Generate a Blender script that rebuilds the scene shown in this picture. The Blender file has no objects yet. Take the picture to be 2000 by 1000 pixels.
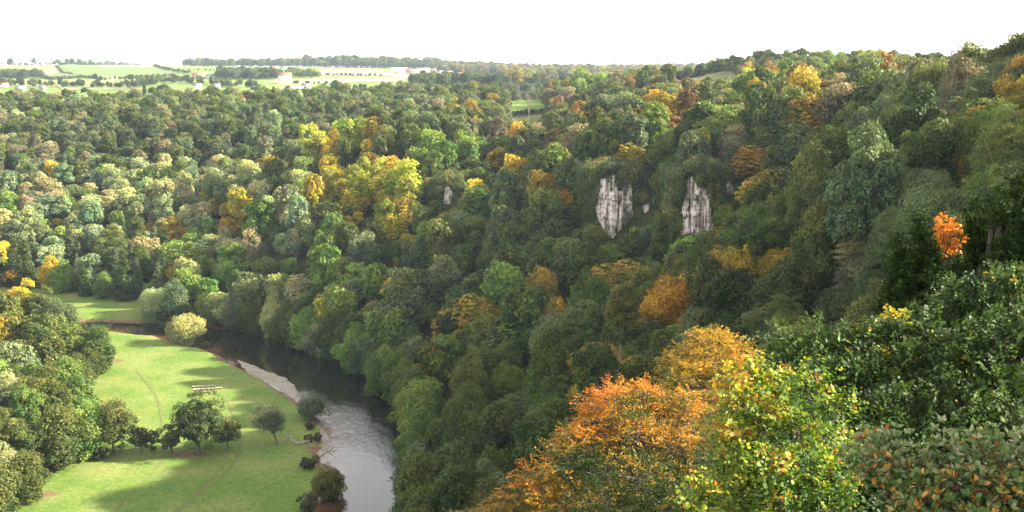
import bpy, math, random
import numpy as np
from mathutils import Vector, Matrix, Euler

# ------------------------------------------------------------------ camera, sky, sun, exposure
PW, PH, F = 2000.0, 1000.0, 2145.0
HZ_Y = 130.0
H = 110.0
PITCH = math.atan((500.0 - HZ_Y) / F)
SUN_EL = math.radians(27.0)
SUN_AZ = math.radians(84.0)      # clockwise from +Y (the view direction): sun stands to the right, a little ahead
EXPOSURE = 2.35
SKY = 0.05
CLOUD = 0.84
HAZE = 0.00004

sc = bpy.context.scene
col = sc.collection
cam_d = bpy.data.cameras.new("camera")
cam = bpy.data.objects.new("camera", cam_d)
col.objects.link(cam)
cam.location = (0, 0, H)
cam.rotation_euler = (math.pi / 2 - PITCH, 0, 0)
cam_d.sensor_fit = 'HORIZONTAL'
cam_d.sensor_width = 36.0
cam_d.lens = 36.0 * F / PW
cam_d.clip_start = 0.5
cam_d.clip_end = 40000.0
sc.camera = cam

world = bpy.data.worlds.new("World")
sc.world = world
world.use_nodes = True
wn, wl = world.node_tree.nodes, world.node_tree.links
wn.clear()
w_out = wn.new('ShaderNodeOutputWorld')
w_bg = wn.new('ShaderNodeBackground')
w_sky = wn.new('ShaderNodeTexSky')
w_sky.sky_type = 'NISHITA'
w_sky.sun_disc = False
w_sky.sun_elevation = SUN_EL
w_sky.sun_rotation = SUN_AZ
w_sky.air_density = 1.0
w_sky.dust_density = 2.5
w_bg.inputs['Strength'].default_value = SKY
# thin bright cloud sheet over the blue
w_bg2 = wn.new('ShaderNodeBackground')
w_bg2.inputs['Color'].default_value = (1.0, 0.985, 0.96, 1)
w_bg2.inputs['Strength'].default_value = CLOUD
w_mix = wn.new('ShaderNodeMixShader')
w_tc = wn.new('ShaderNodeTexCoord')
w_no = wn.new('ShaderNodeTexNoise')
w_no.inputs['Scale'].default_value = 2.2
w_no.inputs['Detail'].default_value = 6
w_rp = wn.new('ShaderNodeMapRange')
w_rp.inputs['From Min'].default_value = 0.3
w_rp.inputs['From Max'].default_value = 0.7
w_rp.inputs['To Min'].default_value = 0.62
w_rp.inputs['To Max'].default_value = 0.92
w_sp = wn.new('ShaderNodeSeparateXYZ'); w_gr = wn.new('ShaderNodeMapRange')
w_gr.inputs['From Min'].default_value = 0.0; w_gr.inputs['From Max'].default_value = 0.62
w_gr.inputs['To Min'].default_value = 1.0 * CLOUD; w_gr.inputs['To Max'].default_value = 0.46 * CLOUD
wl.new(w_tc.outputs['Generated'], w_sp.inputs[0]); wl.new(w_sp.outputs['Z'], w_gr.inputs['Value']); wl.new(w_gr.outputs[0], w_bg2.inputs['Strength'])
wl.new(w_tc.outputs['Generated'], w_no.inputs['Vector'])
wl.new(w_no.outputs['Fac'], w_rp.inputs['Value'])
wl.new(w_rp.outputs['Result'], w_mix.inputs['Fac'])
wl.new(w_sky.outputs['Color'], w_bg.inputs['Color'])
wl.new(w_bg.outputs[0], w_mix.inputs[1])
wl.new(w_bg2.outputs[0], w_mix.inputs[2])
wl.new(w_mix.outputs[0], w_out.inputs['Surface'])

sun_d = bpy.data.lights.new("sun", 'SUN')
sun_d.energy = 5.0
sun_d.angle = math.radians(0.6)
sun_d.color = (1.0, 0.91, 0.74)
sun = bpy.data.objects.new("sun", sun_d)
col.objects.link(sun)
SUNV = Vector((math.sin(SUN_AZ) * math.cos(SUN_EL), math.cos(SUN_AZ) * math.cos(SUN_EL), math.sin(SUN_EL)))
sun.rotation_euler = SUNV.to_track_quat('Z', 'Y').to_euler()
sun.location = (200, 200, 600)

sc.view_settings.view_transform = 'Standard'
sc.view_settings.look = 'None'
sc.view_settings.exposure = EXPOSURE
sc.view_settings.gamma = 1.0
sc.view_settings.use_curve_mapping = False
sc.render.engine = 'CYCLES'
sc.cycles.max_bounces = 6
sc.cycles.diffuse_bounces = 3
sc.cycles.glossy_bounces = 3
sc.cycles.transmission_bounces = 3
sc.cycles.volume_bounces = 1
sc.cycles.use_denoising = True

# ------------------------------------------------------------------ helpers
def tag(o, label=None, cat=None, group=None, kind=None):
    if label: o['label'] = label
    if cat: o['category'] = cat
    if group: o['group'] = group
    if kind: o['kind'] = kind
    return o

def empty(name, loc, rz=0.0):
    o = bpy.data.objects.new(name, None)
    o.empty_display_size = 0.5
    col.objects.link(o)
    o.location = loc
    o.rotation_euler = (0, 0, rz)
    return o

def mesh_np(name, V, Fc, mats=None, smooth=False, attrs=None, fmat=None):
    """V (n,3); Fc (m,k) array of equal-size faces, or a list of such arrays."""
    me = bpy.data.meshes.new(name)
    V = np.asarray(V, dtype=np.float32)
    groups = Fc if isinstance(Fc, list) else [Fc]
    groups = [np.asarray(g, dtype=np.int32) for g in groups if len(g)]
    me.vertices.add(len(V))
    me.vertices.foreach_set('co', V.ravel())
    loops = np.concatenate([g.ravel() for g in groups])
    sizes = np.concatenate([np.full(len(g), g.shape[1], dtype=np.int32) for g in groups])
    me.loops.add(len(loops))
    me.loops.foreach_set('vertex_index', loops)
    me.polygons.add(len(sizes))
    starts = np.concatenate([[0], np.cumsum(sizes)[:-1]]).astype(np.int32)
    me.polygons.foreach_set('loop_start', starts)
    if smooth:
        me.polygons.foreach_set('use_smooth', np.ones(len(sizes), dtype=bool))
    for m in (mats or []):
        me.materials.append(m)
    if fmat is not None:
        me.polygons.foreach_set('material_index', np.asarray(fmat, dtype=np.int32))
    for k, a in (attrs or {}).items():
        a = np.asarray(a, dtype=np.float32)
        if a.ndim == 2:
            at = me.attributes.new(k, 'FLOAT_VECTOR', 'POINT')
            at.data.foreach_set('vector', a.ravel())
        else:
            at = me.attributes.new(k, 'FLOAT', 'POINT')
            at.data.foreach_set('value', a)
    me.update(calc_edges=True)
    return me

def obj(name, me, parent=None, loc=(0, 0, 0), rz=0.0):
    o = bpy.data.objects.new(name, me)
    col.objects.link(o)
    o.location = loc
    o.rotation_euler = (0, 0, rz)
    if parent is not None: o.parent = parent
    return o

class Geo:
    """collects verts and faces (tris and quads) with a per-vertex colour variation"""
    def __init__(s):
        s.V = []; s.Q = []; s.T = []; s.A = []; s.n = 0
    def add(s, V, Q=None, T=None, a=None):
        V = np.asarray(V, dtype=np.float32).reshape(-1, 3)
        if Q is not None and len(Q): s.Q.append(np.asarray(Q, dtype=np.int32) + s.n)
        if T is not None and len(T): s.T.append(np.asarray(T, dtype=np.int32) + s.n)
        s.V.append(V)
        s.A.append(np.zeros((len(V), 3), np.float32) if a is None else np.broadcast_to(np.asarray(a, np.float32), (len(V), 3)))
        s.n += len(V)
    def mesh(s, name, mats, smooth=False):
        fs = []
        if s.Q: fs.append(np.concatenate(s.Q))
        if s.T: fs.append(np.concatenate(s.T))
        return mesh_np(name, np.concatenate(s.V), fs, mats, smooth, {'vary': np.concatenate(s.A)})

def tube(g, pts, rads, seg=6, cap=True, a=None):
    pts = np.asarray(pts, float); rads = np.asarray(rads, float)
    n = len(pts)
    V = []
    up = np.array([0.31, 0.17, 0.93])
    for i in range(n):
        t = pts[min(i + 1, n - 1)] - pts[max(i - 1, 0)]
        t = t / (np.linalg.norm(t) + 1e-9)
        s1 = np.cross(t, up); ns = np.linalg.norm(s1)
        if ns < 1e-3: s1 = np.cross(t, [1, 0, 0]); ns = np.linalg.norm(s1)
        s1 /= ns
        s2 = np.cross(t, s1)
        an = np.arange(seg) * 2 * math.pi / seg
        V.append(pts[i] + rads[i] * (np.cos(an)[:, None] * s1 + np.sin(an)[:, None] * s2))
    V = np.concatenate(V)
    Q = []
    for i in range(n - 1):
        for j in range(seg):
            k = (j + 1) % seg
            Q.append((i * seg + j, i * seg + k, (i + 1) * seg + k, (i + 1) * seg + j))
    g.add(V, Q=Q, a=a)
    if cap:
        c0 = np.vstack([V[(n - 1) * seg:], pts[-1][None]])
        g.add(c0, T=[(j, (j + 1) % seg, seg) for j in range(seg)], a=a)

def box(g, c, s, rz=0.0, a=None):
    x, y, z = np.array(s) / 2
    P = np.array([[-x, -y, -z], [x, -y, -z], [x, y, -z], [-x, y, -z], [-x, -y, z], [x, -y, z], [x, y, z], [-x, y, z]])
    R = np.array([[math.cos(rz), -math.sin(rz), 0], [math.sin(rz), math.cos(rz), 0], [0, 0, 1]])
    g.add(P @ R.T + np.array(c), Q=[(0, 3, 2, 1), (4, 5, 6, 7), (0, 1, 5, 4), (1, 2, 6, 5), (2, 3, 7, 6), (3, 0, 4, 7)], a=a)

def vnoise(x, y, seed=0):
    """smooth value noise in the plane, 0..1"""
    x = np.asarray(x, float); y = np.asarray(y, float)
    xi = np.floor(x).astype(np.int64); yi = np.floor(y).astype(np.int64)
    fx = x - xi; fy = y - yi
    fx = fx * fx * (3 - 2 * fx); fy = fy * fy * (3 - 2 * fy)
    def hsh(a, b):
        n = (a * 374761393 + b * 668265263 + seed * 982451653) & 0xffffffff
        n = ((n ^ (n >> 13)) * 1274126177) & 0xffffffff
        return ((n ^ (n >> 16)) & 0xffff) / 65535.0
    return (hsh(xi, yi) * (1 - fx) + hsh(xi + 1, yi) * fx) * (1 - fy) + (hsh(xi, yi + 1) * (1 - fx) + hsh(xi + 1, yi + 1) * fx) * fy

def fbm(x, y, seed=0, o=4):
    s = 0; a = 0.5; t = 0
    for i in range(o):
        s = s + a * vnoise(x * 2 ** i, y * 2 ** i, seed + i * 7); t += a; a *= 0.5
    return s / t

CP, SP = math.cos(PITCH), math.sin(PITCH)
def ray(px, py):
    """world direction of a photo pixel, scaled so that its forward (y) part is 1"""
    dx = (px - 1000.0) / F; dz = -(py - 500.0) / F
    d = np.array([dx, CP + dz * SP, -SP + dz * CP])
    return d / d[1]
def at(px, py, D):
    d = ray(px, py)
    return np.array([d[0] * D, D, H + d[2] * D])
def flat(px, py, z=0.0):
    d = ray(px, py)
    return at(px, py, (z - H) / d[2])
def proj(x, y, z):
    """world -> photo pixel and axial depth"""
    z = z - H
    depth = y * CP - z * SP
    up = y * SP + z * CP
    return 1000 + F * x / depth, 500 - F * up / depth, depth

# ------------------------------------------------------------------ terrain
def tps_fit(P, z, lam):
    P = np.asarray(P, float); n = len(P)
    r2 = ((P[:, None] - P[None]) ** 2).sum(-1)
    K = 0.5 * r2 * np.log(r2 + 1e-12) + lam * np.eye(n)
    A = np.zeros((n + 3, n + 3))
    A[:n, :n] = K; A[:n, n] = 1; A[:n, n + 1:] = P; A[n, :n] = 1; A[n + 1:, :n] = P.T
    return P, np.linalg.solve(A, np.concatenate([z, np.zeros(3)]))
def tps_eval(model, X, Y):
    P, w = model; n = len(P)
    out = w[n] + w[n + 1] * X + w[n + 2] * Y
    for i in range(n):
        r2 = (X - P[i, 0]) ** 2 + (Y - P[i, 1]) ** 2
        out = out + w[i] * 0.5 * r2 * np.log(r2 + 1e-12)
    return out

TH = 14.0   # canopy height above ground used when a control point was read off the canopy
near_pts = []
def cp(px, py, D, canopy=TH):
    p = at(px, py, D); near_pts.append((p[0], p[1], p[2] - canopy))
def wp(x, y, z): near_pts.append((x, y, z))
# far hillside across the river, from its foot to its crest
for px in (-350, -100, 200):
    cp(px, 570, 528, 0.0)
    cp(px, 400, 630); cp(px, 300, 720); cp(px, 240, 800); cp(px, 186, 900, 23)
    wp(at(px, 180, 1080)[0], 1080, 68)
cp(380, 620, 480, 1); cp(380, 470, 560); cp(400, 330, 715); cp(400, 240, 800); cp(400, 186, 905, 23)
cp(520, 330, 720); cp(560, 270, 790); cp(640, 191, 900, 21)
# spur with the golden trees
cp(470, 440, 545); cp(560, 390, 560); cp(640, 300, 600); cp(700, 240, 670); cp(760, 330, 560); cp(640, 440, 500)
cp(600, 545, 450, 20); cp(740, 620, 385); cp(760, 520, 430); cp(800, 420, 490)
cp(800, 230, 760); cp(860, 190, 900, 19)
cp(880, 300, 560); cp(960, 300, 570); cp(900, 400, 480); cp(1000, 330, 530); cp(1000, 400, 455); cp(1000, 500, 398)
cp(1000, 600, 350); cp(1000, 700, 310); cp(1000, 800, 280); cp(900, 900, 268, 11); cp(880, 640, 372)
cp(1000, 250, 690); cp(1030, 240, 860, 0); cp(1030, 196, 1080, 0); cp(950, 200, 850); cp(1100, 172, 1050)
cp(1120, 500, 388); cp(1120, 600, 335)
cp(1200, 460, 416, 2); cp(1200, 335, 446, 2); cp(1200, 250, 462); cp(1200, 205, 600); cp(1200, 170, 880)
cp(1200, 520, 366); cp(1200, 620, 312); cp(1200, 720, 262)
cp(1365, 462, 370, 2); cp(1365, 345, 398, 2); cp(1365, 245, 412); cp(1350, 550, 290); cp(1350, 650, 232)
cp(1280, 230, 490); cp(1400, 178, 700); cp(1370, 156, 960, 0); cp(1400, 143, 1060, 0)
cp(1500, 250, 450); cp(1500, 145, 620); cp(1500, 350, 350); cp(1500, 450, 275); cp(1500, 560, 215)
cp(1700, 120, 450, 17); cp(1700, 200, 350, 17); cp(1700, 300, 270); cp(1700, 400, 205); cp(1700, 520, 150)
cp(1900, 104, 300, 20); cp(1900, 200, 230, 19); cp(1900, 300, 180); cp(1900, 420, 130)
cp(2040, 92, 260, 20); cp(2150, 80, 400, 20)
# hill behind and right of the camera; unseen right ridge raised to shade the meadow
wp(0, 0, 102); wp(0, -80, 108); wp(-60, -60, 90); wp(60, -40, 108); wp(60, 30, 98); wp(120, 60, 104); wp(200, 60, 120)
wp(200, 160, 158); wp(205, 230, 164); wp(215, 280, 160); wp(235, 330, 140); wp(290, 400, 110); wp(300, 300, 160); wp(420, 120, 140); wp(420, 500, 112); wp(380, 800, 98); wp(500, 1050, 96); wp(400, 330, 145)
wp(8, 25, 90); wp(14, 55, 76); wp(0, 100, 46); wp(0, 150, 27); wp(10, 200, 16); wp(45, 100, 66); wp(45, 160, 50); wp(-25, 40, 66)
wp(-80, 60, 25); wp(-60, 130, 8); wp(-40, 200, 1); wp(-150, 100, -5); wp(-300, 200, 0); wp(-400, 350, 0); wp(-250, -80, 20)
wp(-30, 262, 0)
for px, py in ((790, 960), (792, 850), (760, 780), (700, 735), (560, 660), (440, 640), (300, 620), (100, 620), (300, 900), (100, 900), (300, 700), (0, 700)):
    p = flat(px, py); wp(p[0], p[1], 0.0)
near_pts = np.array(near_pts)
NEAR = tps_fit(near_pts[:, :2] / 100.0, near_pts[:, 2], 0.02)

far_pts = []
def fp(px, py, D, canopy=0.0):
    p = at(px, py, D); far_pts.append((p[0] / p[1], math.log(p[1]), p[2] - canopy))
def fz(px, D, z):
    p = at(px, 130, D); far_pts.append((p[0] / p[1], math.log(D), z))
for px in (-300, 0, 180):
    fz(px, 1080, 68); fz(px, 1350, 60); fp(px, 181, 1700); fp(px, 152, 2600); fp(px, 127, 4000); fz(px, 5500, 112); fz(px, 16000, 60)
for px in (350, 520, 650):
    fz(px, 1080, 68); fz(px, 1350, 66); fp(px, 176, 1700); fp(px, 152, 2300); fp(px, 136, 3100); fz(px, 4200, 108); fz(px, 16000, 60)
for px in (780, 920):
    fz(px, 1080, 68); fz(px, 1300, 72); fp(px, 170, 1600); fp(px, 152, 2300); fp(px, 143, 3000)
fp(780, 128, 4200, 8); fp(920, 134, 4200, 8)
for px in (1030, 1180, 1290):
    fz(px, 1080, 75); fz(px, 1350, 70); fp(px, 168, 1800); fp(px, 157, 2600); fp(px, 137, 4600, 8); fz(px, 6500, 96); fz(px, 16000, 60)
fz(1370, 1080, 104); fz(1370, 1400, 92); fz(1400, 2500, 85); fz(1400, 5000, 105)
for px in (1600, 2000, 2300):
    fz(px, 1080, 98); fz(px, 1500, 90); fz(px, 3000, 95); fz(px, 6000, 100); fz(px, 16000, 60)
far_pts = np.array(far_pts)
FAR = tps_fit(far_pts[:, :2], far_pts[:, 2], 0.001)

# river as a polygon on the valley floor (read off the photograph, laid out in world metres)
def wpoly(pts, z=0.0): return np.array([flat(x, y, z)[:2] for x, y in pts])
BANK_MEADOW = [(-700, 640), (-300, 645), (60, 640), (215, 646), (300, 655), (345, 668), (400, 680), (440, 703), (480, 722), (530, 752), (572, 778),
               (610, 806), (634, 836), (628, 862), (622, 880), (634, 915), (628, 950), (612, 985), (600, 1040), (590, 1200), (560, 1700)]
BANK_WOOD = [(800, 1700), (812, 1200), (808, 1040), (806, 960), (808, 880), (800, 830), (770, 780), (725, 738), (660, 706), (600, 685), (540, 664), (470, 645),
             (400, 636), (330, 630), (220, 627), (60, 624), (-300, 626), (-700, 622)]
RIVER = wpoly(BANK_MEADOW + BANK_WOOD, -0.5)

def poly_sd(poly, X, Y):
    """signed distance to a polygon, positive outside"""
    d = np.full(np.shape(X), 1e18); ins = np.zeros(np.shape(X), bool)
    n = len(poly)
    for i in range(n):
        ax, ay = poly[i]; bx, by = poly[(i + 1) % n]
        ex, ey = bx - ax, by - ay
        t = np.clip(((X - ax) * ex + (Y - ay) * ey) / (ex * ex + ey * ey + 1e-12), 0, 1)
        d = np.minimum(d, (X - ax - t * ex) ** 2 + (Y - ay - t * ey) ** 2)
        c = ((ay > Y) != (by > Y)) & (X < (bx - ax) * (Y - ay) / (by - ay + 1e-12) + ax)
        ins ^= c
    return np.where(ins, -1, 1) * np.sqrt(d)

def sstep(a, b, x):
    t = np.clip((x - a) / (b - a), 0, 1)
    return t * t * (3 - 2 * t)

VALLEY = wpoly([(-1500, 560), (-200, 566), (60, 570), (300, 596), (345, 628)]) # far meadow edge, closed along the river below
FLOOR = np.vstack([VALLEY, wpoly([(470, 640), (600, 680), (725, 733), (770, 772), (812, 850), (830, 960), (850, 1300)]), np.array([[-60, 150], [-700, 150]])])

def terrain(X, Y, detail=True):
    X = np.asarray(X, float); Y = np.asarray(Y, float)
    D = np.maximum(Y, 1.0)
    zn = tps_eval(NEAR, X / 100.0, Y / 100.0)
    zn = np.clip(zn, -3, 140)
    fl = poly_sd(FLOOR, X, Y)                     # valley floor: flat
    k = sstep(-4, 26, fl)
    zn = zn * k
    zn = np.where(zn < 0, zn * 0.0, zn)
    if detail:
        zn = zn + (fbm(X / 40, Y / 40, 3) - 0.5) * 5.0 * sstep(20, 70, fl)
        zn = zn + (fbm(X / 23, Y / 23, 5) - 0.5) * 0.5 * (1 - k)
    sd = poly_sd(RIVER, X, Y)
    sd = sd + (vnoise(X / 5, Y / 5, 9) - 0.5) * 1.6 * np.exp(-(sd / 8) ** 2)
    bank = np.clip(sd * 0.42, -2.4, 0.0) - 0.0
    low = -0.9 * (1 - sstep(0.0, 2.5, sd))
    zn = zn + np.where(sd < 2.5, low, 0) + np.where(sd < 0, bank, 0)
    zf = tps_eval(FAR, np.clip(X / np.maximum(D, 300.0), -0.75, 0.75), np.log(np.clip(D, 900, 20000)))
    b = sstep(1000, 1250, Y)
    return zn * (1 - b) + zf * b

def hit(px, py, d0=60.0, d1=9000.0):
    """where the ray through a photo pixel first meets the terrain"""
    Ds = np.geomspace(d0, d1, 1400)
    d = ray(px, py)
    z = H + d[2] * Ds
    t = terrain(d[0] * Ds, Ds, False)
    k = np.argmax(z < t)
    if not (z < t).any(): k = len(Ds) - 1
    D = Ds[k]
    return np.array([d[0] * D, D, t[k]])

# ------------------------------------------------------------------ materials
def nmat(name):
    m = bpy.data.materials.new(name)
    m.use_nodes = True
    nt = m.node_tree
    nt.nodes.clear()
    out = nt.nodes.new('ShaderNodeOutputMaterial')
    return m, nt, nt.nodes, nt.links, out

def leaf_mat(name, fixed=None, rough=0.55, trans=0.3, spec=0.25, vamp=0.55):
    """foliage: the colour of the tree (object colour or instance attribute), varied leaf by leaf and bough by bough"""
    m, nt, N, L, out = nmat(name)
    at_v = N.new('ShaderNodeAttribute'); at_v.attribute_name = 'vary'
    sep = N.new('ShaderNodeSeparateXYZ'); L.new(at_v.outputs['Vector'], sep.inputs[0])
    if fixed is None:
        oi = N.new('ShaderNodeObjectInfo')
        ai = N.new('ShaderNodeAttribute'); ai.attribute_type = 'INSTANCER'; ai.attribute_name = 'tint'
        fi = N.new('ShaderNodeAttribute'); fi.attribute_type = 'INSTANCER'; fi.attribute_name = 'massed'
        mx = N.new('ShaderNodeMix'); mx.data_type = 'RGBA'
        L.new(fi.outputs['Fac'], mx.inputs[0]); L.new(oi.outputs['Color'], mx.inputs[6]); L.new(ai.outputs['Color'], mx.inputs[7])
        base = mx.outputs[2]
        tm = N.new('ShaderNodeMapRange'); tm.inputs['From Min'].default_value = .18; tm.inputs['From Max'].default_value = .58
        tm.inputs['To Min'].default_value = .68; tm.inputs['To Max'].default_value = 0.0
        L.new(sep.outputs['X'], tm.inputs['Value'])
        gm = N.new('ShaderNodeMix'); gm.data_type = 'RGBA'; gm.blend_type = 'MULTIPLY'; gm.inputs[0].default_value = 1   # the same leaves before they turn
        L.new(base, gm.inputs[6]); gm.inputs[7].default_value = (.42, .75, 1, 1)
        rx_ = N.new('ShaderNodeMix'); rx_.data_type = 'RGBA'
        L.new(tm.outputs[0], rx_.inputs[0]); L.new(base, rx_.inputs[6]); L.new(gm.outputs[2], rx_.inputs[7])
        base = rx_.outputs[2]
    else:
        cr = N.new('ShaderNodeValToRGB')
        e = cr.color_ramp.elements
        e[0].position = fixed[0][0]; e[0].color = (*fixed[0][1], 1)
        e[1].position = fixed[-1][0]; e[1].color = (*fixed[-1][1], 1)
        for p, c in fixed[1:-1]:
            k = e.new(p); k.color = (*c, 1)
        L.new(sep.outputs['X'], cr.inputs[0])
        base = cr.outputs[0]
    # hue and value shifts
    hs = N.new('ShaderNodeHueSaturation')
    mh = N.new('ShaderNodeMapRange'); mh.inputs['To Min'].default_value = 0.47 if fixed is None else 0.49
    mh.inputs['To Max'].default_value = 0.53 if fixed is None else 0.51
    L.new(sep.outputs['Y'], mh.inputs['Value']); L.new(mh.outputs[0], hs.inputs['Hue'])
    mv = N.new('ShaderNodeMapRange'); mv.inputs['To Min'].default_value = 1 - vamp; mv.inputs['To Max'].default_value = 1 + vamp
    L.new(sep.outputs['Z'], mv.inputs['Value']); L.new(mv.outputs[0], hs.inputs['Value'])
    L.new(base, hs.inputs['Color'])
    bs = N.new('ShaderNodeBsdfPrincipled')
    bs.inputs['Roughness'].default_value = rough
    bs.inputs['Specular IOR Level'].default_value = spec
    L.new(hs.outputs[0], bs.inputs['Base Color'])
    tr = N.new('ShaderNodeBsdfTranslucent')
    mu = N.new('ShaderNodeMix'); mu.data_type = 'RGBA'; mu.blend_type = 'MULTIPLY'; mu.inputs[0].default_value = 1
    mu.inputs[7].default_value = (1.25, 1.25, 0.5, 1)
    L.new(hs.outputs[0], mu.inputs[6]); L.new(mu.outputs[2], tr.inputs['Color'])
    ms = N.new('ShaderNodeMixShader'); ms.inputs[0].default_value = trans
    L.new(bs.outputs[0], ms.inputs[1]); L.new(tr.outputs[0], ms.inputs[2]); L.new(ms.outputs[0], out.inputs['Surface'])
    return m

def noise_mat(name, c1, c2, scale=1.0, rough=0.9, c3=None, scale2=None, bump=0.0, detail=5, spec=0.2, zstretch=None):
    m, nt, N, L, out = nmat(name)
    g = N.new('ShaderNodeNewGeometry')
    mp = N.new('ShaderNodeMapping')
    if zstretch: mp.inputs['Scale'].default_value = zstretch
    L.new(g.outputs['Position'], mp.inputs['Vector'])
    n1 = N.new('ShaderNodeTexNoise'); n1.inputs['Scale'].default_value = scale; n1.inputs['Detail'].default_value = detail
    n1.inputs['Roughness'].default_value = 0.62
    L.new(mp.outputs[0], n1.inputs['Vector'])
    cr = N.new('ShaderNodeValToRGB')
    cr.color_ramp.elements[0].position = 0.36; cr.color_ramp.elements[0].color = (*c1, 1)
    cr.color_ramp.elements[1].position = 0.64; cr.color_ramp.elements[1].color = (*c2, 1)
    L.new(n1.outputs['Fac'], cr.inputs[0])
    c = cr.outputs[0]
    if c3 is not None:
        n2 = N.new('ShaderNodeTexNoise'); n2.inputs['Scale'].default_value = scale2 or scale * 0.2; n2.inputs['Detail'].default_value = 3
        L.new(mp.outputs[0], n2.inputs['Vector'])
        r2 = N.new('ShaderNodeMapRange'); r2.inputs['From Min'].default_value = 0.45; r2.inputs['From Max'].default_value = 0.62
        L.new(n2.outputs['Fac'], r2.inputs['Value'])
        mx = N.new('ShaderNodeMix'); mx.data_type = 'RGBA'
        L.new(r2.outputs[0], mx.inputs[0]); L.new(c, mx.inputs[6]); mx.inputs[7].default_value = (*c3, 1)
        c = mx.outputs[2]
    bs = N.new('ShaderNodeBsdfPrincipled'); bs.inputs['Roughness'].default_value = rough; bs.inputs['Specular IOR Level'].default_value = spec
    L.new(c, bs.inputs['Base Color'])
    if bump:
        bp = N.new('ShaderNodeBump'); bp.inputs['Strength'].default_value = 0.6; bp.inputs['Distance'].default_value = bump
        L.new(n1.outputs['Fac'], bp.inputs['Height']); L.new(bp.outputs[0], bs.inputs['Normal'])
    L.new(bs.outputs[0], out.inputs['Surface'])
    return m

M_LEAF = leaf_mat('woodland_leaves', vamp=0.50, trans=0.28, spec=.15)
M_BARK = noise_mat('bark', (0.10, 0.085, 0.065), (0.22, 0.20, 0.17), 3.0, bump=0.05)
M_MIDBARK = noise_mat('grey_bark', (0.13, 0.12, 0.10), (0.28, 0.26, 0.23), 3.0)
M_PALEBARK = noise_mat('pale_bark', (0.22, 0.20, 0.17), (0.45, 0.42, 0.37), 3.0, bump=0.05)

# ground: grass in the meadows, leaf litter and undergrowth under the trees, earth on the river banks
def ground_mat():
    m, nt, N, L, out = nmat('ground')
    g = N.new('ShaderNodeNewGeometry')
    def noise(s, d=5, r=0.6):
        n = N.new('ShaderNodeTexNoise'); n.inputs['Scale'].default_value = s; n.inputs['Detail'].default_value = d; n.inputs['Roughness'].default_value = r
        L.new(g.outputs['Position'], n.inputs['Vector']); return n.outputs['Fac']
    def ramp(f, a, b, p0=0.35, p1=0.65):
        c = N.new('ShaderNodeValToRGB'); c.color_ramp.elements[0].position = p0; c.color_ramp.elements[1].position = p1
        c.color_ramp.elements[0].color = (*a, 1); c.color_ramp.elements[1].color = (*b, 1); L.new(f, c.inputs[0]); return c.outputs[0]
    def mix(f, a, b):
        x = N.new('ShaderNodeMix'); x.data_type = 'RGBA'; L.new(f, x.inputs[0]); L.new(a, x.inputs[6]); L.new(b, x.inputs[7]); return x.outputs[2]
    def mr(f, a, b):
        x = N.new('ShaderNodeMapRange'); x.inputs['From Min'].default_value = a; x.inputs['From Max'].default_value = b; L.new(f, x.inputs['Value']); return x.outputs[0]
    n_s = noise(0.55, 8, 0.72); n_m = noise(0.06, 5); n_l = noise(0.018, 4)
    grass = ramp(n_s, (0.076, 0.130, 0.024), (0.120, 0.182, 0.042))
    grass2 = ramp(n_s, (0.140, 0.172, 0.046), (0.195, 0.215, 0.078))
    gr = mix(mr(n_m, 0.42, 0.66), grass, grass2)
    gr2 = ramp(n_s, (0.17, 0.175, 0.045), (0.22, 0.215, 0.07))
    gr = mix(mr(n_l, 0.56, 0.74), gr, gr2)
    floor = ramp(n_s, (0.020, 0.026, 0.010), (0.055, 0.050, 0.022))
    earth = ramp(n_s, (0.10, 0.055, 0.035), (0.21, 0.13, 0.09))
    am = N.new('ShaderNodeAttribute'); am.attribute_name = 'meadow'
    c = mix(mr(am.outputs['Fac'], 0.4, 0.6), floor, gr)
    ae = N.new('ShaderNodeAttribute'); ae.attribute_name = 'earth'
    addn = N.new('ShaderNodeMath'); addn.operation = 'MULTIPLY_ADD'; addn.inputs[1].default_value = 0.9
    L.new(n_s, addn.inputs[0]); L.new(ae.outputs['Fac'], addn.inputs[2])
    c = mix(mr(addn.outputs[0], 0.80, 1.10), c, earth)
    n_t = noise(0.9, 8, .8)
    tu = N.new('ShaderNodeMix'); tu.data_type = 'RGBA'; tu.blend_type = 'MULTIPLY'; tu.inputs[0].default_value = 1
    L.new(c, tu.inputs[6]); L.new(ramp(n_t, (.66, .72, .60), (1.22, 1.18, 1.15), .36, .64), tu.inputs[7]); c = tu.outputs[2]
    bs = N.new('ShaderNodeBsdfPrincipled'); bs.inputs['Roughness'].default_value = 0.95; bs.inputs['Specular IOR Level'].default_value = 0.08
    L.new(c, bs.inputs['Base Color'])
    bp = N.new('ShaderNodeBump'); bp.inputs['Strength'].default_value = 0.7; bp.inputs['Distance'].default_value = 0.25
    L.new(n_s, bp.inputs['Height']); L.new(bp.outputs[0], bs.inputs['Normal'])
    L.new(bs.outputs[0], out.inputs['Surface'])
    return m

MEADOW = wpoly([(40, 1010), (120, 945), (205, 892), (190, 860), (165, 815), (200, 742), (225, 700), (205, 640), (345, 640), (640, 760), (660, 880), (650, 1040), (600, 1500), (-100, 1500)])
FARMEADOW = wpoly([(-700, 566), (60, 571), (300, 596), (300, 632), (-700, 640)])

def grid_mesh(name, xs_u, ys, width):
    U, Yg = np.meshgrid(xs_u, ys)
    X = U * width(Yg)
    Z = terrain(X, Yg)
    return X, Yg, Z

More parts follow.
